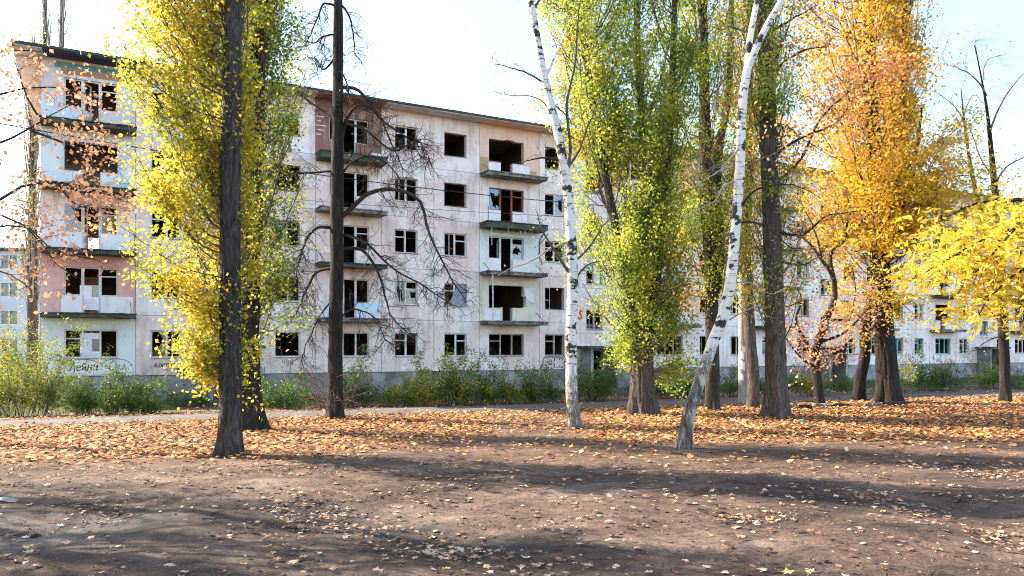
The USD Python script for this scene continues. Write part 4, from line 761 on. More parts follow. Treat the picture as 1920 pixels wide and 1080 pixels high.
# 5 broad yellow-green poplar of several stems
rng = np.random.default_rng(105); Y = gY(777); b = px(1206, 777, Y)
t5 = tree('poplar_tree', 'broad yellow green poplar with a thick ribbed stump, right of the upright birch', 'tree', b)
obj('trunk', trunk_mesh(pts_at([(1206, 783), (1204, 740), (1204, 690), (1200, 600), (1198, 500)], Y), [0.36, 0.30, 0.30, 0.22, 0.15], 64, 120, 0.4, 0.14, 5), BARK_GREY, t5, True)
LP5 = []
for i, (stem, prof, zr, nl, nf, mat) in enumerate([
    ([(1200, 700), (1168, 500), (1130, 300), (1098, 100), (1075, -150)], [(730, 40, 20), (640, 60, 20), (600, 95, 30), (450, 80, 70), (250, 90, 70), (100, 85, 85), (-150, 75, 85)], (1.2, 14.5), 190, 36000, LF_YG), ([(1204, 700), (1206, 450), (1204, 250), (1196, 100), (1192, -150)], [(740, 40, 40), (600, 60, 60), (450, 70, 80), (200, 70, 70), (-150, 60, 60)], (1.1, 14.5), 170, 30000, LF_YG),
    ([(1210, 700), (1232, 500), (1252, 300), (1262, 100), (1268, -150)], [(700, 30, 50), (600, 40, 70), (450, 60, 60), (200, 60, 50), (-150, 60, 60)], (1.6, 14.5), 130, 20000, LF_GRN)]):
    S = pts_at(stem, Y, Y + (-0.5, 0.4, 0.9)[i]); obj('stem', trunk_mesh(S, [0.16, 0.13, 0.11, 0.09, 0.07], 14, 60, 0, 0.08, 50 + i), BARK_POP, t5, True)
    poplar(t5, rng, S, prof_px(Y, prof), zr, nl, int(nf * 1.0), 0.08, mat, TWIG, low_droop=0.6, sig=0.19, twigs=5, Lr=(1.0, 3.0), bare=0.05, r_l=0.02)
S = pts_at([(1150, 420), (1098, 250), (1060, 60), (1045, -150)], Y, Y + 1.2); poplar(t5, rng, S, prof_px(Y, [(400, 20, 20), (250, 35, 35), (60, 50, 45), (-150, 50, 45)]), (6.0, 13.5), 55, 7000, 0.08, LF_GOLD, TWIG, sig=.18, twigs=5)
# low golden spray right of the stump
mb = MB(); P = []
for i in range(26):
    w = wander(rng, px(1215, 700, Y), np.array([1, rng.normal(0, .5), rng.normal(0.05, .22)]), rng.uniform(1.0, 2.1), 7, 0.16, 0.02); mb.add(*tube(w, np.linspace(.012, .004, 7), 4, cap=False)); P.append(w[3:])
mb.build('branch', TWIG_PALE, t5, True); crown(t5, LF_YG, leaf_mesh(rng, tip_leaves(rng, P, 1300, 0.12), 0.085, 0.07), 'low_spray')
# 6 leaning birch
rng = np.random.default_rng(106); Y = gY(838); b = px(1282, 838, Y)
t6 = tree('birch_tree', 'leaning white birch with dark scarred foot, slanting right and forking near the top', 'tree', b)
st6 = pts_at([(1282, 845), (1289, 790), (1308, 725), (1334, 650), (1356, 590), (1371, 520), (1379, 430), (1388, 300), (1392, 200), (1402, 125)], Y)
obj('trunk', trunk_mesh(st6, [0.15, 0.122, 0.115, 0.11, 0.105, 0.10, 0.095, 0.088, 0.085, 0.076], 24, 120, 0.35, 0.05, 6, 0.09), BIRCH_L, t6, True)
obj('stem', trunk_mesh(pts_at([(1402, 130), (1404, 90), (1412, 40), (1424, -30), (1430, -150)], Y, Y + 0.3), [0.07, 0.062, 0.055, 0.05, 0.04], 14, 40, 0, 0.02, 61), BIRCH, t6, True)
obj('stem', trunk_mesh(pts_at([(1402, 128), (1420, 85), (1440, 45), (1466, 0), (1500, -80)], Y, Y - 0.3), [0.075, 0.068, 0.062, 0.055, 0.045], 14, 40, 0, 0.02, 62), BIRCH, t6, True)
tips = []
for pp, dy, r0, n, m in [([(1392, 385), (1425, 352), (1460, 345), (1495, 350), (1540, 372)], -0.6, 0.026, 6, TWIG_DARK), ([(1388, 418), (1410, 416), (1445, 432), (1490, 465), (1530, 462)], 0.6, 0.026, 6, TWIG_DARK), ([(1380, 285), (1370, 296), (1350, 320), (1320, 340), (1290, 360)], -0.5, 0.022, 8, TWIG_PALE), ([(1376, 340), (1355, 352), (1345, 372), (1310, 390), (1285, 402)], -0.4, 0.024, 8, TWIG_PALE),
    ([(1382, 530), (1405, 530), (1430, 550), (1470, 540)], 0.4, 0.016, 5, TWIG_PALE), ([(1368, 600), (1395, 585), (1420, 578), (1440, 600)], -0.4, 0.014, 4, TWIG_PALE), ([(1395, 170), (1378, 140), (1372, 60), (1380, 10)], 0.5, 0.02, 8, TWIG), ([(1392, 58), (1370, 50), (1345, 55), (1330, 48)], -0.5, 0.018, 7, TWIG), ([(1396, 310), (1430, 300), (1462, 290)], 0.5, 0.018, 6, TWIG), ([(1388, 245), (1350, 215), (1320, 180)], 0.6, 0.016, 6, TWIG)]:
    limb(t6, pp, Y, Y + dy, r0, 0.006, m, rng, n, 0.5, 1, 0.02, 0.1, tips, wob=0.03, rt=0.0045, kids=3)
crown(t6, LF_RED, leaf_mesh(rng, tip_leaves(rng, tips, 120, 0.04), 0.05, 0.035), 'last_leaves')
# 7 two-stemmed poplar behind the leaning birch, thinning
rng = np.random.default_rng(107); Y = gY(769); b = px(1335, 769, Y)
t7 = tree('poplar_tree', 'thinning poplar with sparse reddish leaves right behind the leaning birch', 'tree', b)
st7 = pts_at([(1335, 775), (1336, 680), (1334, 560), (1330, 420), (1322, 250), (1318, -150)], Y); obj('trunk', trunk_mesh(st7, [0.21, 0.20, 0.215, 0.17, 0.12, 0.08], 24, 80, 0.35, 0.12, 7), BARK_POP, t7, True)
S = pts_at([(1338, 560), (1350, 460), (1345, 330), (1368, 150), (1372, -150)], Y, Y + .6); obj('stem', trunk_mesh(S, [0.16, 0.13, 0.11, 0.09, 0.06], 14, 60, 0, 0.1, 71), BARK_BROWN, t7, True)
poplar(t7, rng, st7, prof_px(Y, [(690, 20, 20), (560, 60, 50), (300, 62, 62), (0, 60, 60), (-150, 50, 50)]), (2.6, 14), 120, 30000, 0.08, LF_YG, TWIG, bare=0.15, twigs=6, sig=0.3, r_l=0.02)
tips = []
for pp, dy in [([(1330, 520), (1300, 500), (1265, 480), (1240, 470)], -.6), ([(1332, 470), (1300, 440), (1270, 420)], .6), ([(1340, 500), (1375, 470), (1400, 455)], -.5), ([(1330, 560), (1290, 555), (1260, 570)], .5), ([(1335, 420), (1370, 380), (1395, 330)], .7), ([(1325, 380), (1290, 340), (1268, 310)], -.7), ([(1322, 300), (1350, 240), (1370, 180)], -.5)]:
    limb(t7, pp, Y, Y + dy, 0.035, 0.008, TWIG_PINK, rng, 12, 0.7, 1, 0.03, 0.1, tips, wob=0.05, rt=0.006, kids=3)
crown(t7, LF_RED, leaf_mesh(rng, tip_leaves(rng, tips, 3200, 0.11), 0.085, 0.07), 'red_spray')
# 8 slim leaning trunk beside the pole
rng = np.random.default_rng(108); Y = gY(764); b = px(1411, 764, Y)
t8 = tree('poplar_tree', 'slim grey trunk beside the concrete pole, its stem leaning left as it rises', 'tree', b)
st8 = pts_at([(1412, 770), (1413, 720), (1408, 650), (1402, 560), (1398, 430), (1404, 250), (1406, -100)], Y); obj('trunk', trunk_mesh(st8, [0.20, 0.185, 0.16, 0.14, 0.12, 0.10, 0.07], 20, 80, 0.2, 0.06, 8), BARK_GREY, t8, True)
poplar(t8, rng, st8, prof_px(Y, [(650, 25, 30), (500, 55, 50), (250, 45, 45), (-100, 45, 45)]), (3.0, 13.5), 70, 10000, 0.08, LF_OLIVE, TWIG, bare=0.25, twigs=6, sig=0.3, r_l=0.02)
# 10 stout poplar right of the pole, mostly bare
rng = np.random.default_rng(110); Y = gY(783); b = px(1456, 783, Y)
t10 = tree('poplar_tree', 'stout straight brown trunk with a wide rooted foot and few leaves, right of the pole', 'tree', b)
st10 = pts_at([(1456, 789), (1455, 700), (1452, 560), (1447, 420), (1440, 250), (1436, 100), (1438, -200)], Y); obj('trunk', trunk_mesh(st10, [0.29, 0.265, 0.24, 0.22, 0.21, 0.19, 0.14], 60, 200, 0.65, 0.10, 10), BARK_GREY, t10, True)
poplar(t10, rng, st10, prof_px(Y, [(690, 35, 30), (560, 55, 45), (420, 55, 55), (100, 45, 50), (-200, 50, 50)]), (1.9, 12.5), 120, 17000, 0.08, LF_YG, TWIG, bare=0.25, twigs=7, sig=0.28, r_l=0.018)
tips = []
for pp, dy, n in [([(1458, 340), (1500, 300), (1540, 225), (1600, 170), (1680, 135)], -1.2, 16), ([(1448, 300), (1480, 270), (1520, 250), (1560, 235), (1600, 150)], -0.7, 14), ([(1444, 150), (1480, 110), (1520, 95), (1570, 92)], -.8, 12), ([(1450, 430), (1500, 440), (1560, 400), (1620, 395)], -1.0, 16), ([(1440, 60), (1480, 40), (1530, 10)], -.6, 10), ([(1455, 480), (1500, 500), (1540, 470)], .6, 12)]:
    limb(t10, pp, Y, Y + dy, 0.05, 0.008, TWIG_DARK, rng, n, 0.8, 1, 0.0, 0.15, tips, wob=0.05, rt=0.006, kids=4)
crown(t10, LF_RED, leaf_mesh(rng, np.vstack([tip_leaves(rng, tips, 1600, 0.11), px(1660, 128, Y - 3.2) + rng.normal(0, (.62, .4, .26), (620, 3)), px(1600, 170, Y - 3) + rng.normal(0, (.9, .4, .6), (420, 3)), px(1530, 240, Y - 3) + rng.normal(0, (.8, .4, .5), (280, 3)), px(1640, 270, Y - 3) + rng.normal(0, (.6, .4, .6), (300, 3))]), 0.09, 0.075), 'red_spray')
# 11 crooked little tree with pink-orange leaves
rng = np.random.default_rng(111); Y = gY(758); b = px(1536, 758, Y)
t11 = tree('maple_tree', 'crooked small tree with pinkish orange leaves and forking dark limbs in front of the block', 'tree', b)
obj('trunk', trunk_mesh(pts_at([(1537, 763), (1533, 715), (1528, 672), (1538, 630), (1552, 590)], Y), [0.17, 0.15, 0.15, 0.15, 0.13], 20, 50, 0.3, 0.08, 11), BARK_DARK, t11, True)
tips = []
for pp, dy, r0, n in [([(1552, 592), (1566, 545), (1562, 515), (1545, 490), (1520, 455), (1490, 430)], -.5, .13, 18), ([(1562, 520), (1555, 480), (1580, 450), (1605, 425), (1640, 380)], .6, .10, 18), ([(1530, 672), (1510, 640), (1495, 600), (1505, 555), (1490, 520)], -.4, .09, 16), ([(1540, 640), (1580, 625), (1620, 590), (1650, 560)], -1.0, .06, 16), ([(1534, 690), (1500, 670), (1478, 640), (1465, 620)], -.9, .05, 14),
    ([(1552, 600), (1590, 600), (1600, 540), (1590, 490)], .5, .06, 14), ([(1500, 560), (1475, 575), (1450, 560)], -.6, .04, 12), ([(1540, 490), (1530, 430), (1500, 380)], .4, .05, 14), ([(1585, 450), (1590, 400), (1575, 350)], -.4, .05, 14), ([(1530, 680), (1560, 670), (1590, 650)], -1.2, .035, 10)]:
    limb(t11, pp, Y, Y + dy, r0, 0.010, TWIG_DARK, rng, n, 0.9, 1, 0.03, 0.05, tips if r0 < 0.07 or dy < -.3 else None, wob=0.06, rt=0.008, kids=4)
Q = np.vstack([px(x, y, Y - 1.0) + rng.normal(0, (sx / F * Y, .5, sy / F * Y), (n, 3)) for x, y, sx, sy, n in [(1560, 610, 45, 22, 330), (1620, 550, 26, 24, 260), (1500, 640, 26, 34, 260), (1545, 665, 24, 14, 150), (1590, 590, 30, 20, 220), (1470, 600, 20, 20, 70)]])
crown(t11, LF_ORANGE, leaf_mesh(rng, np.vstack([Q, tip_leaves(rng, tips, 420, .06)]), 0.11, 0.085, hang=0.4))
# 12 dark leaning trunk carrying olive-yellow foliage
rng = np.random.default_rng(112); Y = gY(751); b = px(1612, 751, Y)
t12 = tree('ash_tree', 'dark slanting trunk under layers of olive yellow foliage that hang in front of the roof', 'tree', b)
obj('trunk', trunk_mesh(pts_at([(1611, 756), (1613, 715), (1622, 665), (1622, 620), (1640, 540), (1680, 430), (1712, 320), (1728, 200)], Y, Y - 1.5), [0.22, 0.19, 0.19, 0.17, 0.14, 0.10, 0.07, 0.03], 20, 80, 0.25, 0.10, 12), BARK_DARK, t12, True)
tips = []
for pp, dy, r0, n in [([(1650, 510), (1700, 470), (1760, 455), (1810, 470)], -1.5, .05, 16), ([(1690, 400), (1740, 350), (1800, 330), (1850, 345)], -1.2, .05, 18), ([(1700, 350), (1660, 300), (1620, 285), (1580, 310)], .5, .05, 18), ([(1712, 320), (1750, 270), (1790, 245), (1810, 215)], -.8, .04, 16), ([(1722, 250), (1690, 210), (1660, 215)], .4, .035, 14), ([(1660, 480), (1620, 440), (1580, 430), (1545, 450)], .6, .05, 18), ([(1640, 540), (1680, 560), (1720, 590)], -1, .035, 10), ([(1690, 400), (1650, 370), (1610, 370)], -.8, .04, 16), ([(1628, 600), (1590, 580), (1560, 540)], -.6, .03, 10), ([(1705, 330), (1745, 400), (1790, 410)], -1.6, .035, 14)]:
    limb(t12, pp, Y - .7, Y + dy - .7, r0, 0.010, TWIG, rng, n, 0.9, 1, 0.06, 0.0, tips, wob=0.05, rt=0.007, kids=4)
Q = np.vstack([tip_leaves(rng, tips, 15000, 0.2)] + [px(x, y, Y - 2.2) + rng.normal(0, (sx / F * Y, .7, sy / F * Y), (n, 3)) for x, y, sx, sy, n in [(1700, 300, 45, 38, 3600), (1650, 400, 48, 26, 2800), (1755, 330, 42, 26, 2300), (1800, 395, 45, 20, 1800), (1735, 440, 45, 22, 2800), (1838, 345, 22, 16, 500), (1620, 335, 36, 28, 1500), (1590, 450, 36, 20, 1200), (1600, 565, 26, 12, 420), (1690, 590, 30, 14, 420), (1615, 630, 22, 12, 260), (1655, 540, 30, 18, 600), (1850, 430, 34, 13, 800), (1690, 360, 40, 20, 2400), (1800, 250, 16, 30, 500)]]); Q = clump(Q, np.array([1.3, 1.3, 2.6]), 0.46, 7); Q[:, 2] = Q[:, 2] * 1.0
crown(t12, LF_OLIVE, leaf_mesh(rng, Q, 0.13, 0.06, hang=0.25))
# 13 big dark trunk with a tall golden poplar crown
rng = np.random.default_rng(113); Y = gY(755); b = px(1664, 755, Y)
t13 = tree('poplar_tree', 'tall golden poplar with thick black trunk, its crown against the sky on the right', 'tree', b)
st13 = pts_at([(1664, 760), (1662, 690), (1655, 600), (1650, 480), (1640, 300), (1630, 100), (1628, -200)], Y); obj('trunk', trunk_mesh(st13, [0.36, 0.32, 0.29, 0.24, 0.20, 0.15, 0.10], 56, 140, 0.4, 0.14, 13), BARK_DARK, t13, True)
poplar(t13, rng, st13, prof_px(Y, [(560, 45, 45), (450, 100, 72), (330, 150, 75), (200, 168, 66), (0, 180, 66), (-200, 130, 70)]), (4.2, 17), 290, 37000, 0.11, LF_GOLD, TWIG, sig=0.24, twigs=6, Lr=(1.5, 3.8), r_l=0.022)
S = pts_at([(1652, 470), (1690, 300), (1694, 120), (1700, -200)], Y, Y + .8); obj('stem', trunk_mesh(S, [0.15, 0.12, 0.10, 0.07], 14, 60, 0, 0.08, 131), BARK_POP, t13, True)
poplar(t13, rng, S, prof_px(Y, [(450, 20, 20), (330, 25, 32), (200, 25, 32), (0, 40, 36), (-200, 40, 30)]), (6.0, 17), 110, 15000, 0.10, LF_YEL, TWIG, sig=0.18, twigs=5)
# 14 dark trunk on the right forking into two thin bare crowns
rng = np.random.default_rng(114); Y = gY(753); b = px(1885, 753, Y)
t14 = tree('bare_tree', 'dark trunk at the right that forks into two thin nearly leafless stems against blue sky', 'tree', b)
st14 = pts_at([(1885, 758), (1884, 690), (1880, 600), (1876, 520), (1870, 400), (1862, 320), (1851, 210), (1836, 125), (1828, 85)], Y); obj('trunk', trunk_mesh(st14, [0.20, 0.175, 0.165, 0.155, 0.13, 0.11, 0.07, 0.035, 0.015], 20, 90, 0.3, 0.06, 14), BARK_DARK, t14, True)
S = pts_at([(1877, 540), (1850, 440), (1832, 370), (1815, 280), (1806, 210), (1802, 165)], Y, Y + .8); obj('stem', trunk_mesh(S, [0.11, 0.10, 0.09, 0.065, 0.04, 0.015], 14, 60, 0, 0.05, 141), BARK_BROWN, t14, True)
tips = []
for pp, dy, r0, n in [([(1866, 350), (1890, 310), (1925, 290), (1960, 270)], -.5, .04, 16), ([(1855, 250), (1880, 190), (1915, 140), (1950, 115)], .5, .045, 18), ([(1850, 180), (1820, 140), (1785, 125), (1765, 122)], -.4, .035, 16), ([(1845, 150), (1852, 110), (1880, 95)], .4, .02, 12), ([(1826, 330), (1800, 290), (1775, 265)], .5, .03, 10), ([(1812, 240), (1790, 200), (1760, 178), (1735, 170)], -.3, .025, 14), ([(1808, 215), (1830, 180), (1846, 200)], .4, .02, 8), ([(1862, 330), (1840, 300), (1810, 225), (1790, 222)], -.5, .03, 10), ([(1870, 400), (1900, 380), (1935, 360)], .6, .035, 14), ([(1835, 122), (1828, 95), (1822, 82)], .2, .012, 8), ([(1882, 630), (1850, 640), (1825, 665)], -.5, .03, 10), ([(1882, 600), (1905, 600), (1940, 620)], -.6, .03, 12), ([(1872, 430), (1845, 425), (1820, 440)], -.7, .03, 8)]:
    limb(t14, pp, Y, Y + dy, r0, 0.007, TWIG_PINK if pp[0][1] < 420 else TWIG_DARK, rng, n, 0.95, 1, 0.0, 0.15, tips, wob=0.05, rt=0.006, kids=4)
crown(t14, LF_ORANGE, leaf_mesh(rng, tip_leaves(rng, tips, 420, .06), 0.075, 0.05), 'last_leaves')
# 15 bright yellow ash-leaved maple reaching in from the right
rng = np.random.default_rng(115); Y = 9.5; b = np.array([7.95, 9.25, 0])
t15 = tree('maple_tree', 'bright yellow ash leaved maple whose drooping boughs reach in at the right edge', 'tree', b)
obj('trunk', trunk_mesh(np.array([[7.95, 9.25, -.1], [7.9, 9.25, 1.5], [7.82, 9.3, 3.2], [7.9, 9.4, 5.5], [8.0, 9.5, 7.5]]), [0.19, 0.16, 0.13, 0.07, 0.015], 20, 50, 0.3, 0.08, 15), BARK_BROWN, t15, True)
tips = []
for pp, y1, r0, n in [([(2180, 470), (2020, 430), (1920, 425), (1840, 450), (1770, 490), (1715, 520)], 9.2, .05, 18), ([(2180, 500), (2020, 490), (1930, 500), (1870, 540), (1830, 590)], 8.8, .045, 16), ([(2180, 430), (2000, 370), (1900, 375), (1830, 385), (1760, 420)], 9.8, .05, 16), ([(1990, 485), (1930, 540), (1895, 600)], 8.6, .02, 8), ([(1900, 430), (1850, 490), (1800, 545)], 9.0, .02, 8), ([(2100, 420), (1990, 340), (1930, 360)], 9.0, .03, 8)]:
    pts = np.array([px(x, y, q) for (x, y), q in zip(pp, np.linspace(9.3 if pp[0][0] > 2100 else 9.1, y1, len(pp)))])
    limb(t15, None, 0, 0, r0, 0.006, TWIG_DARK, rng, n, 0.38, 1, 0.12, -0.05, tips, pts=pts, wob=0.02, rt=0.0065, kids=4, tmin=0.42)
Q = np.vstack([px(x, y, 9.1) + rng.normal(0, (sx / F * 9.1, .4, sy / F * 9.1), (n, 3)) for x, y, sx, sy, n in [(1870, 430, 70, 16, 170), (1790, 455, 50, 14, 130), (1890, 490, 55, 14, 170), (1900, 545, 40, 14, 130), (1845, 590, 26, 12, 90), (1850, 525, 50, 12, 120), (1760, 500, 40, 10, 80), (1725, 525, 22, 9, 40), (1900, 395, 50, 12, 90)]])
Q = np.repeat(np.vstack([Q, tip_leaves(rng, tips, 420, .05)]), 4, axis=0); Q = Q[rng.random(len(Q)) < .72] ; Q = Q + rng.normal(0, .045, Q.shape); v, f = leaf_mesh(rng, Q, 0.098, 0.036, fold=0.3, hang=0.35)
order = np.argsort(np.linalg.norm(Q - np.array([0, 0, EYE]), axis=1)); big = set(order[:300].tolist())
rest = np.array([i for i in range(len(Q)) if i not in big]); fi = np.concatenate([np.arange(4) + 4 * i for i in rest])
k4 = np.arange(len(rest))[:, None] * 4; cr15 = obj('crown', (v[fi], np.concatenate([k4 + [[0, 1, 2]], k4 + [[0, 2, 3]]])), LF_MAPLE, t15)
x_loc[str(cr15.GetPath())] = x_loc[str(t15.GetPath())]
LEAF_Y = [M(f'single_yellow_leaf_{i}', {'p': ('principled_bsdf', {'base_color': c, 'roughness': 0.55}), 't': ('translucent_bsdf', {'color': c}), 'm': ('mix_closure', {'fac': 0.5})}, [('p.BSDF', 'm.closure1'), ('t.BSDF', 'm.closure2')], 'm.closure') for i, c in enumerate([(0.42, 0.38, 0.03), (0.72, 0.55, 0.05), (0.80, 0.58, 0.07), (0.74, 0.42, 0.05)])]
for i in sorted(big): obj('leaf', (v[4 * i:4 * i + 4], np.array([[0, 1, 2], [0, 2, 3]])), LEAF_Y[i % 4], cr15)
for q in range(7):
    p = np.array([7.86, 9.35, 3.4 + .5 * q]); h = 0.6 + q * 1.1; d = np.array([abs(math.cos(h)) * .9 + .25, math.sin(h), .5]); limb(t15, None, 0, 0, 0.045, 0.008, TWIG_DARK, rng, 12, 0.6, 1, 0.03, 0.1, None, pts=np.array([p, p + d * .8, p + d * 1.6 + [0, 0, .2]]), wob=.04, rt=.006, kids=3)
# 16 pale-orange leaved boughs reaching in at the left
rng = np.random.default_rng(116); b = np.array([-10.8, 9.6, 0])
t16 = tree('beech_tree', 'spreading tree whose thin boughs with small pale orange leaves cross the left edge', 'tree', b)
obj('trunk', trunk_mesh(np.array([[-10.8, 9.6, -.1], [-10.7, 9.6, 2], [-10.6, 9.7, 4.0], [-10.6, 9.7, 8.5]]), [0.24, 0.2, 0.16, 0.05], 20, 50, 0.3, 0.08, 16), BARK_BROWN, t16, True)
tips = []
for pp, y0, y1, r0, n in [([(-600, 330), (-120, 300), (0, 266), (55, 240), (100, 212), (140, 190)], 9.7, 9.8, .05, 20), ([(-620, 420), (-100, 400), (0, 376), (55, 347), (110, 342), (180, 362), (245, 385)], 9.7, 10.0, .05, 26), ([(-620, 450), (-60, 395), (20, 405), (70, 440), (110, 490), (150, 520)], 9.7, 9.6, .04, 22), ([(-600, 250), (-60, 200), (30, 165), (110, 162), (190, 185)], 9.7, 10.2, .04, 24), ([(-620, 500), (-40, 430), (40, 420), (110, 470), (180, 485)], 9.7, 9.3, .03, 18), ([(60, 245), (110, 265), (170, 290), (215, 320)], 9.8, 9.9, .018, 16), ([(70, 215), (40, 160), (25, 110)], 9.8, 9.7, .015, 10), ([(-600, 280), (-50, 110), (40, 90), (100, 100)], 9.7, 10.4, .03, 12), ([(-600, 520), (-50, 500), (30, 520), (70, 560)], 9.7, 9.2, .03, 14), ([(110, 345), (160, 390), (215, 395)], 9.9, 10.1, .014, 14)]:
    pts = np.array([px(x, y, q) for (x, y), q in zip(pp, np.linspace(y0, y1, len(pp)))])
    limb(t16, None, 0, 0, r0, 0.005, TWIG_DARK, rng, n, 0.42, 1, 0.03, 0.0, tips, pts=pts, wob=0.015, rt=0.004, kids=4, tmin=0.3)
Q = np.vstack([tip_leaves(rng, tips, 1500, .035)] + [px(x, y, 9.8) + rng.normal(0, (sx / F * 9.8, .35, sy / F * 9.8), (n, 3)) for x, y, sx, sy, n in [(150, 190, 36, 26, 170), (170, 270, 34, 22, 130), (185, 365, 36, 16, 190), (110, 360, 40, 20, 120), (90, 440, 45, 26, 150), (130, 410, 40, 14, 80), (60, 150, 45, 40, 120), (60, 520, 40, 30, 90)]])
crown(t16, LF_ORANGE, leaf_mesh(rng, Q, 0.062, 0.045, hang=0.3))
# distant bare poplars behind the left corner
rng = np.random.default_rng(117)
for i, (x, yt, w, lab, lf) in enumerate([(84, -40, 14, 'slim bare poplar rising behind the roof at the left corner', 60), (116, -80, 22, 'taller bare poplar behind the roof, right of the slim one at the left corner', 90), (60, 110, 24, 'hazy poplar with thin green leaves left of the corner of the block', 2600)]):
    Yb = (50.0, 52.0, 44.0)[i]; st = pts_at([(x, 700), (x + 1, 400), (x, yt)], Yb); bt = tree('poplar_tree', lab, 'tree', st[0])
    obj('trunk', trunk_mesh(np.vstack([[st[0][0], st[0][1], -0.6], st[1:]]), [0.3, 0.22, 0.08], 14, 40, 0.2, 0.05, 170 + i), BARK_GREY, bt, True)
    poplar(bt, rng, st, lerp_prof([(0, .4, .4), (3, w / F * Yb, w / F * Yb), (st[-1][2], w / F * Yb * .5, w / F * Yb * .5)]), (3.0, st[-1][2] - 1), 90, lf, 0.12, LF_YG if lf > 1000 else LF_ORANGE, TWIG_PALE, parts=8, twigs=8, r_l=0.045, Lr=(2, 4.5), sig=.3)
# trees standing left of the frame, whose shade falls across the bare earth: two kinds, repeated at other turns and sizes
def far_left(kind, bx, by, rz, sc, lab, proto=[None, None]):
    if proto[kind] is None:
        hh = (13, 16)[kind]; rng = np.random.default_rng(180 + kind); bt = thing('linden_tree' if kind == 0 else 'tall_tree', lab, 'tree', (0, 0, 0)); proto[kind] = bt; st = np.array([[0, 0, -.2], [.1, 0, hh * .4], [0, .1, hh * .9]])
        obj('trunk', trunk_mesh(st, [0.24, 0.19, 0.06], 16, 40, 0.3, 0.08, 190 + kind), BARK_BROWN, bt, True); tips = []
        for q in range((30, 22)[kind]):
            z0 = hh * rng.uniform((.16, .3)[kind], .85); ph = rng.uniform(0, 6.28); p = np.array([0, 0, z0]); L = rng.uniform(1.8, 4.2) * (1.2 - z0 / hh * .6) * (1, .6)[kind]
            limb(bt, None, 0, 0, 0.06, 0.012, TWIG, rng, 10, 0.9, 1, 0.02, 0.1, tips, pts=np.array([p, p + [math.cos(ph) * L * .5, math.sin(ph) * L * .5, L * .3], p + [math.cos(ph) * L, math.sin(ph) * L, L * .5]]), wob=.05, rt=.008, kids=3)
        crown(bt, LF_OLIVE, leaf_mesh(rng, clump(tip_leaves(rng, tips, (6500, 2600)[kind], .28), 0.8, .47, 5), 0.12, 0.10)); t = bt
    else:
        src = proto[kind]; t = UsdGeom.Xform.Define(stage, path_for('linden_tree' if kind == 0 else 'tall_tree')); t.GetPrim().GetReferences().AddInternalReference(src.GetPath()); t.GetPrim().SetInstanceable(True); tag(t, lab, 'tree')
    t.ClearXformOpOrder(); t.AddTransformOp(opSuffix='place').Set(Gf.Matrix4d().SetScale(sc) * Gf.Matrix4d().SetRotate(Gf.Rotation(Gf.Vec3d(0, 0, 1), rz)) * Gf.Matrix4d().SetTranslate(Gf.Vec3d(bx, by, float(ground_z(bx, by)))))
for a in [(0, -15.5, 12.3, 0, .85, 'leafy tree out of frame at the left, shading the middle of the bare earth'), (0, -19.0, 9.6, 70, 1.0, 'tall leafy tree out of frame at the far left, farther from the camera'), (0, -12.6, 7.3, 140, .72, 'lower leafy tree out of frame at the left, nearest the camera'),
          (0, -25.0, 14.6, 210, 1.15, 'big leafy tree out of frame beyond the others on the left'), (0, -14.6, 9.6, 290, .7, 'short leafy tree out of frame at the left beside the orange boughs'), (0, -27.0, 11.8, 40, 1.1, 'broad leafy tree out of frame, the farthest to the left'),
          (1, -17.2, 14.2, 0, .9, 'slim sparse tree out of frame at the left, closest to the block'), (1, -21.6, 12.6, 100, 1.0, 'slim sparse tree out of frame behind the tall leafy one'), (1, -13.6, 5.2, 200, .8, 'slim sparse tree out of frame at the left, lowest of its kind'), (1, -16.6, 7.4, 300, .9, 'slim sparse tree out of frame between the two low leafy ones'), (1, -23.5, 9.0, 250, 1.1, 'tallest slim sparse tree out of frame on the left')]: far_left(*a)
# ------------------------------------------------------------------ shrubs along the block
def shrub(label, x, ybase, w, ytop, mat, seed, n=2600, stems=26, lsize=0.085, droop=0.04, depth=1.0, name='shrub', up=1.0, group=None):
    rng = np.random.default_rng(seed); Y = F * (EYE + 0.15) / (ybase - HOR); b = px(x, ybase, Y); t = tree(name, label, 'shrub', b); bz = float(ground_z(b[0], b[1]))
    H = (ybase - ytop) / F * Y; W = w / F * Y / 2; mb = MB(); tips = []
    for i in range(stems):
        ox, oy = rng.uniform(-1, 1) * W * .8, rng.uniform(-1, 1) * depth * .6
        h = H * 1.06 * rng.choice([rng.uniform(0.3, 0.75), rng.uniform(0.6, 1.25)]) * (1 - 0.35 * abs(ox / W)); p = wander(rng, (b[0] + ox * .75, b[1] + oy, bz - .03), (ox / W * .45, rng.normal(0, .25), up), h, 8, 0.10, droop * .3)
        mb.add(*tube(p, np.linspace(0.012, 0.004, 8), 4, cap=False)); side_twigs(mb, rng, p, 6, 0.28 * H ** .5, 0.004, 0, droop, tips=tips); tips.append(p[2:])
    mb.build('stems', TWIG, t, True, kind='stuff')
    Q = tip_leaves(rng, tips, int(n * 1.8), .09); Q = Q[Q[:, 2] > bz + .03]
    obj('foliage', leaf_mesh(rng, Q, lsize, lsize * .55, hang=.1), mat, t)
    return t
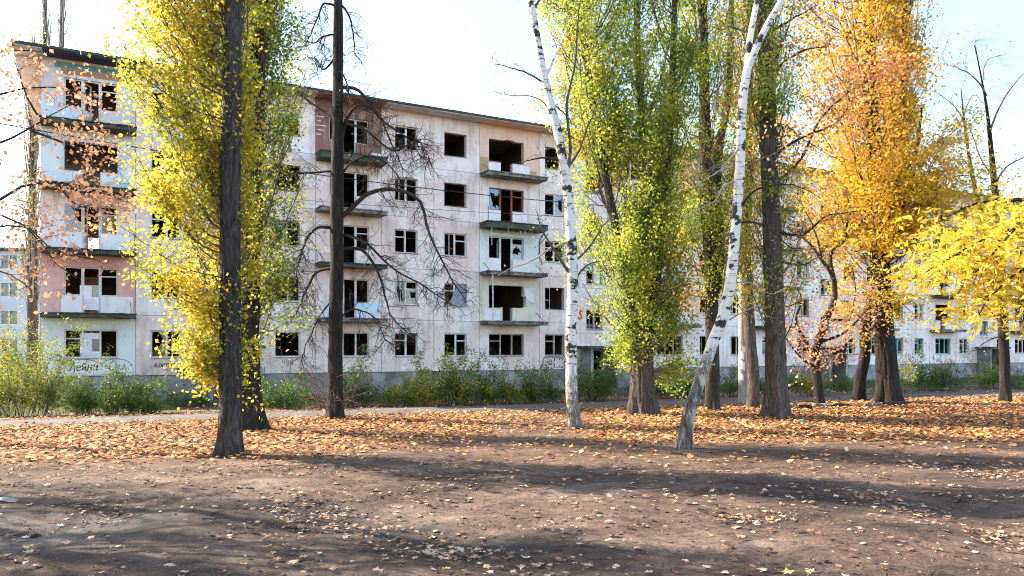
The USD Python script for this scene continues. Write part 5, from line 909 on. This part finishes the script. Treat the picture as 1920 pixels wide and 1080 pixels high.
SH = [('leafy green and yellow thicket at the left edge below the orange boughs', 45, 770, 165, 590, LF_SHRUB_Y, 5200, 46), ('dark dense green bush under the scrawled wall at the left corner', 215, 772, 230, 694, LF_SHRUB, 5600, 52),
      ('low dark bush where the spur path meets the left plinth', 345, 752, 90, 716, LF_SHRUB_D, 900, 14), ('low greyish bush between the dark poplar and the leafless tree', 530, 766, 110, 690, LF_SHRUB, 2000, 26), ('thin straggling bush just right of the leafless tree', 668, 764, 100, 668, LF_SHRUB, 1700, 24),
      ('yellow and green bush below the second window column from the leafless tree', 752, 763, 80, 702, LF_SHRUB_Y, 1600, 22), ('tallest leafy yellow green bush below the window with the torn curtain', 828, 765, 110, 668, LF_SHRUB_Y, 3400, 38), ('upright green bush at the left end of the wide ground floor window', 880, 762, 70, 668, LF_SHRUB, 2000, 24),
      ('low yellowish bush under the wide ground floor window', 945, 762, 80, 694, LF_SHRUB_Y, 1700, 22), ('low green bush below the bubble lettering', 1015, 760, 95, 692, LF_SHRUB, 2000, 24), ('feathery light green bush beside the doorway right of the upright birch', 1106, 757, 80, 668, LF_SHRUB, 2300, 30),
      ('shaded dark bush right of the broad yellow green poplar', 1262, 752, 110, 690, LF_SHRUB_D, 2000, 24), ('small dark bush between the leaning birch and the concrete pole', 1372, 748, 50, 690, LF_SHRUB_D, 800, 14), ('small yellow leaved plant at the foot of the crooked small tree', 1512, 750, 70, 692, LF_SHRUB_Y, 900, 14),
      ('low green clump left of the dark slanting trunk', 1572, 738, 60, 702, LF_SHRUB, 800, 14), ('thin tall sapling with few yellow leaves right of the thick black trunk', 1698, 750, 44, 590, LF_SHRUB_Y, 420, 5), ('rounded bush with arching stems below the teal windows', 1752, 738, 110, 668, LF_SHRUB, 2600, 30), ('light bush before the last doorway on the right', 1842, 733, 60, 672, LF_SHRUB_Y, 1200, 18), ('dark bush at the right edge beyond the forked tree', 1912, 735, 60, 690, LF_SHRUB_D, 1000, 14),
      ('wild bush far left beyond the corner of the block', 30, 735, 110, 610, LF_SHRUB_D, 1800, 22), ('tall yellowing bush far left in front of the distant block', -10, 745, 120, 540, LF_SHRUB_Y, 2600, 26), ('low bush in front of the plinth right of the stout trunk', 1490, 735, 60, 700, LF_SHRUB_D, 700, 12), ('low bush in front of the plinth beside the slim grey trunk', 1432, 738, 40, 700, LF_SHRUB, 600, 10)]
for i, (lab, x, yb, w, yt, m, n, s) in enumerate(SH): shrub(lab, x, yb, w, yt, m, 300 + i, n, s)
# weeds and grass at the wall foot
rng = np.random.default_rng(400); A_ = rng.uniform(-3, 72, 5200); D_ = rng.uniform(0.2, 7.5, 5200); pos = P0 + np.outer(A_, U) + np.outer(D_, NO); keep = path_dist(pos[:, 0], pos[:, 1]) > 1.7; pos = pos[keep]
keep = meshkit.fbm(np.c_[pos * .5, 0 * pos[:, 0]], 3, 44) > .46; pos = pos[keep]; z = ground_z(pos[:, 0], pos[:, 1]); V = []; FF = []
base = np.repeat(np.c_[pos, z], 5, axis=0) + np.r_[rng.normal(0, .07, (len(pos) * 5, 3)).T * np.array([[1], [1], [0]])].T; n = len(base); d = np.c_[rng.normal(0, .35, (n, 2)), np.ones(n)] * rng.uniform(.10, .38, (n, 1)); sd = np.c_[rng.normal(0, 1, (n, 2)), np.zeros(n)]; sd /= np.linalg.norm(sd, axis=1, keepdims=True)
v = np.stack([base - sd * .008, base + sd * .008, base + d], 1).reshape(-1, 3); tag(obj('grass', (v, np.arange(n * 3).reshape(-1, 3)), LF_SHRUB_D, per=3), 'tufts of weedy grass along the foot of the block', 'grass', kind='stuff')

# ------------------------------------------------------------------ fallen leaves
def fallen(name, stops):
    return leafy(name, stops, 0.0, 0.12, 0.8, 0.7)
LITTER = fallen('fallen_leaves_mixed', [(0.0, (0.055, 0.025, 0.018)), (0.24, (0.16, 0.065, 0.032)), (0.48, (0.36, 0.145, 0.05)), (0.70, (0.58, 0.26, 0.075)), (0.88, (0.70, 0.40, 0.15)), (0.96, (0.74, 0.56, 0.34)), (1.0, (0.76, 0.56, 0.14))])
LITTER_N = fallen('fallen_leaves_pale', [(0.0, (0.05, 0.03, 0.022)), (0.3, (0.14, 0.078, 0.05)), (0.55, (0.28, 0.165, 0.105)), (0.76, (0.44, 0.30, 0.20)), (0.91, (0.62, 0.49, 0.36)), (0.96, (0.66, 0.50, 0.13)), (1.0, (0.38, 0.40, 0.10))])
CRUMB = fallen('crumbled_leaf_bits', [(0.0, (0.03, 0.02, 0.016)), (0.6, (0.085, 0.052, 0.036)), (0.9, (0.20, 0.13, 0.085)), (1.0, (0.36, 0.27, 0.19))])
rng = np.random.default_rng(500); cell = 0.25; cxs = np.arange(-24, 44, cell); cys = np.arange(4.0, 40, cell); CX, CY = np.meshgrid(cxs, cys); m = (abs(CX) < 0.70 * CY + 1.2); CX, CY = CX[m], CY[m]
cnt = rng.poisson(litter(CX + cell / 2, CY + cell / 2) * cell * cell * np.where(CY > 26, 0.6, 0.8)); X = np.repeat(CX, cnt) + rng.uniform(0, cell, cnt.sum()); Yc = np.repeat(CY, cnt) + rng.uniform(0, cell, cnt.sum())
near = Yc < 13.5
def lay(X, Yc, n, lobed, sizes, flat=1.0):
    """leaves lying on the ground: flat lobed outlines near, folded lozenges farther off"""
    z = ground_z(X, Yc) + rng.uniform(0.004, 0.03, n); yaw = rng.uniform(0, 6.283, n); c, s = np.cos(yaw), np.sin(yaw); tl = rng.normal(0, .20 * flat, (n, 2)); cup = rng.uniform(-.5, .9, n) * flat
    if lobed:
        an = np.radians([0, 28, 52, 80, 118, 150, 180, 210, 242, 280, 308, 332]); r = np.array([1.0, .55, .92, .50, .78, .42, .5, .42, .78, .50, .92, .55]); pts = np.r_[[(0, 0)], np.c_[np.cos(an) * r, np.sin(an) * r]] * .5
        f0 = np.array([[0, 1 + i, 1 + (i + 1) % 12] for i in range(12)])
    else: pts = np.array([(-.5, 0), (.05, -.36), (.5, 0), (.05, .36)]); f0 = np.array([[0, 1, 2], [0, 2, 3]])
    k = len(pts); lx = pts[None, :, 0] * sizes[:, None]; ly = pts[None, :, 1] * sizes[:, None] * .9; lz = tl[:, :1] * lx + tl[:, 1:] * ly + cup[:, None] * (lx ** 2 + ly ** 2) / sizes[:, None] + rng.normal(0, .05, (n, k)) * sizes[:, None]
    lz = lz - np.minimum(lz.min(1, keepdims=True), 0)
    v = np.stack([X[:, None] + lx * c[:, None] - ly * s[:, None], Yc[:, None] + lx * s[:, None] + ly * c[:, None], z[:, None] + lz], -1)
    return v, f0
def join(v, f0): n, k, _ = v.shape; return v.reshape(-1, 3), (np.arange(n)[:, None, None] * k + f0[None]).reshape(-1, 3)
dry = blob(X, Yc, dip_blobs) > .25
n = int(near.sum()); vN, fN = lay(X[near], Yc[near], n, True, rng.choice([.06, .08, .10, .12, .14], n, p=[.25, .3, .25, .15, .05]) * rng.uniform(.85, 1.15, n), .55); dist = Yc[near]; order = np.argsort(dist + rng.uniform(0, 2.5, n)); big = order[:300]; rest = order[300:]
x_loc['/World/ground'] = np.zeros(3)
obj('leaf_litter', join(vN[rest], fN), LITTER_N, ground, per=13, kind='stuff')
far = ~near; n = int(far.sum()); vF, fF = lay(X[far], Yc[far], n, False, rng.uniform(.07, .15, n)); obj('leaf_litter', join(vF, fF), LITTER, ground, kind='stuff')
# crumbled bits of leaf and twig trodden into the earth
rng = np.random.default_rng(520); n = 15000; yy = 4.2 + 13 * rng.random(n) ** 1.3; xx = rng.uniform(-.72, .72, n) * yy; kk = meshkit.fbm(np.c_[xx * .8, yy * .8, 0 * xx], 3, 61) + .25 * (blob(xx, yy, dip_blobs) > .2) > rng.uniform(.35, .62, n); xx, yy = xx[kk], yy[kk]; n = len(xx)
vC, fC = lay(xx, yy, n, False, rng.uniform(.012, .042, n)); obj('leaf_crumbs', join(vC, fC), CRUMB, ground, kind='stuff')
rng = np.random.default_rng(540); mb = MB()
for _ in range(170):
    y = rng.uniform(5, 19); x = rng.uniform(-.7, .7) * y; L = rng.uniform(.08, .5); a = rng.uniform(0, 3.14); t = np.linspace(-.5, .5, 5); P = np.c_[x + t * L * math.cos(a) + rng.normal(0, .01, 5), y + t * L * math.sin(a) + rng.normal(0, .01, 5), 0 * t]; P[:, 2] = ground_z(P[:, 0], P[:, 1]) + rng.uniform(.006, .02); mb.add(*tube(P, np.linspace(.006, .0025, 5) * rng.uniform(.6, 1.5), 5))
mb.build('scattered_twigs', TWIG, ground, True, kind='stuff'); mb = MB()
for _ in range(420):
    y = rng.uniform(4.5, 16); x = rng.uniform(-.7, .7) * y; r = rng.uniform(.008, .03); m = trimesh.creation.icosphere(1, r); m.vertices *= rng.uniform(.6, 1.2, 3) * [1, 1, .6]; m.apply_translation([x, y, float(ground_z(x, y)) + r * .15]); mb.tri(m)
mb.build('small_stones', PATH, ground, True, kind='stuff')
LEAF_M = [noisy(f'fallen_leaf_{i}', [(0.3, tuple(np.array(c) * .7)), (0.7, c)], nscale=14, roughness=.6) for i, c in enumerate([(0.28, 0.15, 0.09), (0.46, 0.28, 0.17), (0.62, 0.49, 0.34), (0.66, 0.52, 0.12), (0.26, 0.13, 0.075), (0.60, 0.46, 0.30), (0.36, 0.38, 0.07)])]
for q, i in enumerate(big): obj('fallen_leaf', (vN[i], fN), LEAF_M[[0, 1, 2, 4, 5, 1, 2, 0, 4, 5, 2, 3, 1, 6][q % 14]], ground)
# ------------------------------------------------------------------ pole, cables, litter, fallen wood
CONC = noisy('pole_concrete', [(0.3, (0.16, 0.145, 0.13)), (0.7, (0.27, 0.25, 0.23))], nscale=3, bump=.3, bscale=20); LIME = noisy('weathered_paper', [(0.3, (0.45, 0.45, 0.46)), (0.7, (0.72, 0.72, 0.72))], nscale=9)
def pole(x, y, h, lab):
    t = tree('utility_pole', lab, 'pole', (x, y, 0)); z0 = float(ground_z(x, y)); ph = (np.arange(10) + .5) * 2 * math.pi / 10
    v, f = tube(np.array([[x, y, z0 - .3], [x, y, z0 + 1.2], [x, y, z0 + 5], [x, y, z0 + h]]), [0.175, .17, .15, .12], 14); obj('shaft', (v, f), CONC, t, 50)
    MB().box((x - .5, y - .05, z0 + h - .5), (x + .5, y + .05, z0 + h - .4)).build('crossarm', METAL, t)
    for s in (-.42, .42): obj('insulator', tube([(x + s, y, z0 + h - .4), (x + s, y, z0 + h - .33), (x + s, y, z0 + h - .26)], [.025, .05, .03], 8), METAL_W, t, True)
    return t, np.array([x, y, z0 + h - .26])
Yp = gY(757); pp_, = [px(1393, 757, Yp)]
p1, top1 = pole(pp_[0], pp_[1], 7.2, 'grey round concrete pole with torn paper notices behind the leaning birch'); 
for i, (zz, hh, az, w) in enumerate([(1.25, .30, -1.9, 1.0), (1.62, .26, -2.0, .8), (1.9, .20, -1.7, .6), (0.85, .22, -2.1, .7)]):
    an = np.linspace(az - w / 2, az + w / 2, 6); P = []
    for q in (0, 1): P += [(pp_[0] + math.cos(a) * .172, pp_[1] + math.sin(a) * .172, zz + q * hh + .03 * math.sin(5 * a)) for a in an]
    obj('paper_notice', (np.array(P), np.array([[j, j + 1, j + 7, j + 6] for j in range(5)])), LIME, p1)
p2, top2 = pole(-17.5, 18.5, 8.6, 'concrete pole out of frame at the left that carries the other end of the cables')
WIRE = noisy('black_cable', [(0.3, (0.012, 0.012, 0.012)), (0.7, (0.03, 0.03, 0.03))], nscale=5)
def cable(A, B, sag, r, lab):
    t = np.linspace(0, 1, 60)[:, None]; P = A * (1 - t) + B * t; P[:, 2] -= (4 * sag * t * (1 - t))[:, 0]; tag(obj('overhead_cable', tube(P, r, 6), WIRE, None, True), lab, 'cable')
cable(top2 + [.42, 0, 0], top1 + [-.42, 0, 0], .55, .014, 'black overhead cable sagging across the facade, the upper and thicker one')
W0 = fac(2.5, 0.05, 9.3); cable(W0, top1 + [.42, 0, -.4], .25, .009, 'thin lower overhead cable running from the left bay of the block to the pole')
WOODP = noisy('bleached_wood', [(0.3, (0.26, 0.20, 0.14)), (0.7, (0.44, 0.36, 0.27))], nscale=6)
def stick(name, pp, r, mat, lab, fork=None):
    P = np.array([[*gpx(x, y), 0] for x, y in pp]); P[:, 2] = ground_z(P[:, 0], P[:, 1]) + r + .03; mb = MB(); mb.add(*tube(curve(P, 14), np.linspace(r, r * .5, 14) , 7))
    if fork: Q = np.array([[*gpx(x, y), 0] for x, y in fork]); Q[:, 2] = ground_z(Q[:, 0], Q[:, 1]) + r + np.linspace(.03, .12, len(Q)); mb.add(*tube(curve(Q, 10), np.linspace(r * .7, r * .3, 10), 6))
    tag(obj(name, mb.mesh(), mat, None, True), lab, 'branch')
stick('fallen_branch', [(1366, 785), (1385, 795), (1409, 806)], .014, WOODP, 'pale bleached branch lying on sunlit leaves right of the leaning birch', [(1383, 793), (1380, 786), (1388, 784)])
stick('fallen_branch', [(1502, 806), (1512, 808), (1522, 804), (1530, 801)], .022, BARK_DARK, 'short dark stick lying on leaves right of the stout trunk', None)
stick('fallen_branch', [(1075, 944), (1079, 940)], .007, TWIG, 'tiny thin twig on the bare earth in the middle of the foreground', None)
# fallen birch logs in pieces along the path edge
for i, (xa, ya, xb, yb) in enumerate([(1476, 765, 1494, 764), (1498, 766, 1522, 767), (1524, 764, 1560, 764), (1562, 764, 1590, 763), (1622, 763, 1652, 761), (1654, 761, 1702, 758)]):
    A = np.array([*gpx(xa, ya), 0]); B = np.array([*gpx(xb, yb), 0]); 
    for q in (A, B): q[2] = float(ground_z(q[0], q[1])) + .05
    o = obj('birch_log', trunk_mesh(np.array([A, (A + B) / 2 + [0, .02, .015], B]), [.06, .075, .055], 12, 14, 0, .12, 600 + i), BIRCH if i % 2 == 0 else BARK_DARK, None, True)
    tag(o, ['stubby end piece of fallen birch nearest the stout trunk', 'dark rotten log piece second from the stout trunk', 'whitish log piece in front of the crooked small tree', 'dark log piece between the crooked tree and the slanting trunk', 'pale log piece before the slanting trunk', 'longest whitish log at the foot of the thick black trunk'][i], 'log')
PLA = M('crumpled_plastic', {'p': ('principled_bsdf', {'base_color': (0.28, 0.28, 0.29), 'roughness': .45}), 't': ('translucent_bsdf', {'color': (0.7, 0.7, 0.72)}), 'm': ('mix_closure', {'fac': .35})}, [('p.BSDF', 'm.closure1'), ('t.BSDF', 'm.closure2')], 'm.closure')
GRB = M('green_plastic', {'p': ('principled_bsdf', {'base_color': (0.10, 0.45, 0.28), 'roughness': .3})}, [])
c = gpx(12, 936); n = 12; gx2, gy2 = np.meshgrid(np.linspace(-.13, .13, n), np.linspace(-.1, .1, n)); hz = .09 * meshkit.fbm(np.stack([gx2 * 14, gy2 * 14, gx2 * 0], -1), 3, 5) * np.exp(-(gx2 / .17) ** 2 - (gy2 / .12) ** 2) + .012
i = (np.arange(n - 1)[:, None] * n + np.arange(n - 1)[None]).ravel(); tag(obj('plastic_bag', (np.c_[gx2.ravel() + c[0], gy2.ravel() + c[1], hz.ravel() + ground_z(gx2.ravel() + c[0], gy2.ravel() + c[1])], np.stack([i, i + 1, i + n + 1, i + n], 1)), PLA, None, True), 'crumpled whitish plastic bag on the mud at the left edge', 'bag')
c = gpx(1503, 793); g = float(ground_z(*c)); bt = thing('plastic_bottle', 'crushed pale plastic bottle with green band among leaves right of the stout trunk', 'bottle', (c[0], c[1], g))
obj('body', tube([(c[0] - .09, c[1], g + .06), (c[0] - .05, c[1], g + .06), (c[0] + .06, c[1] + .02, g + .06), (c[0] + .09, c[1] + .02, g + .06), (c[0] + .13, c[1] + .03, g + .06)], [.02, .042, .04, .022, .015], 10), PLA, bt, True); obj('label', tube([(c[0] - .03, c[1], g + .06), (c[0] + .03, c[1] + .01, g + .06)], [.0435, .043], 10), GRB, bt, True)
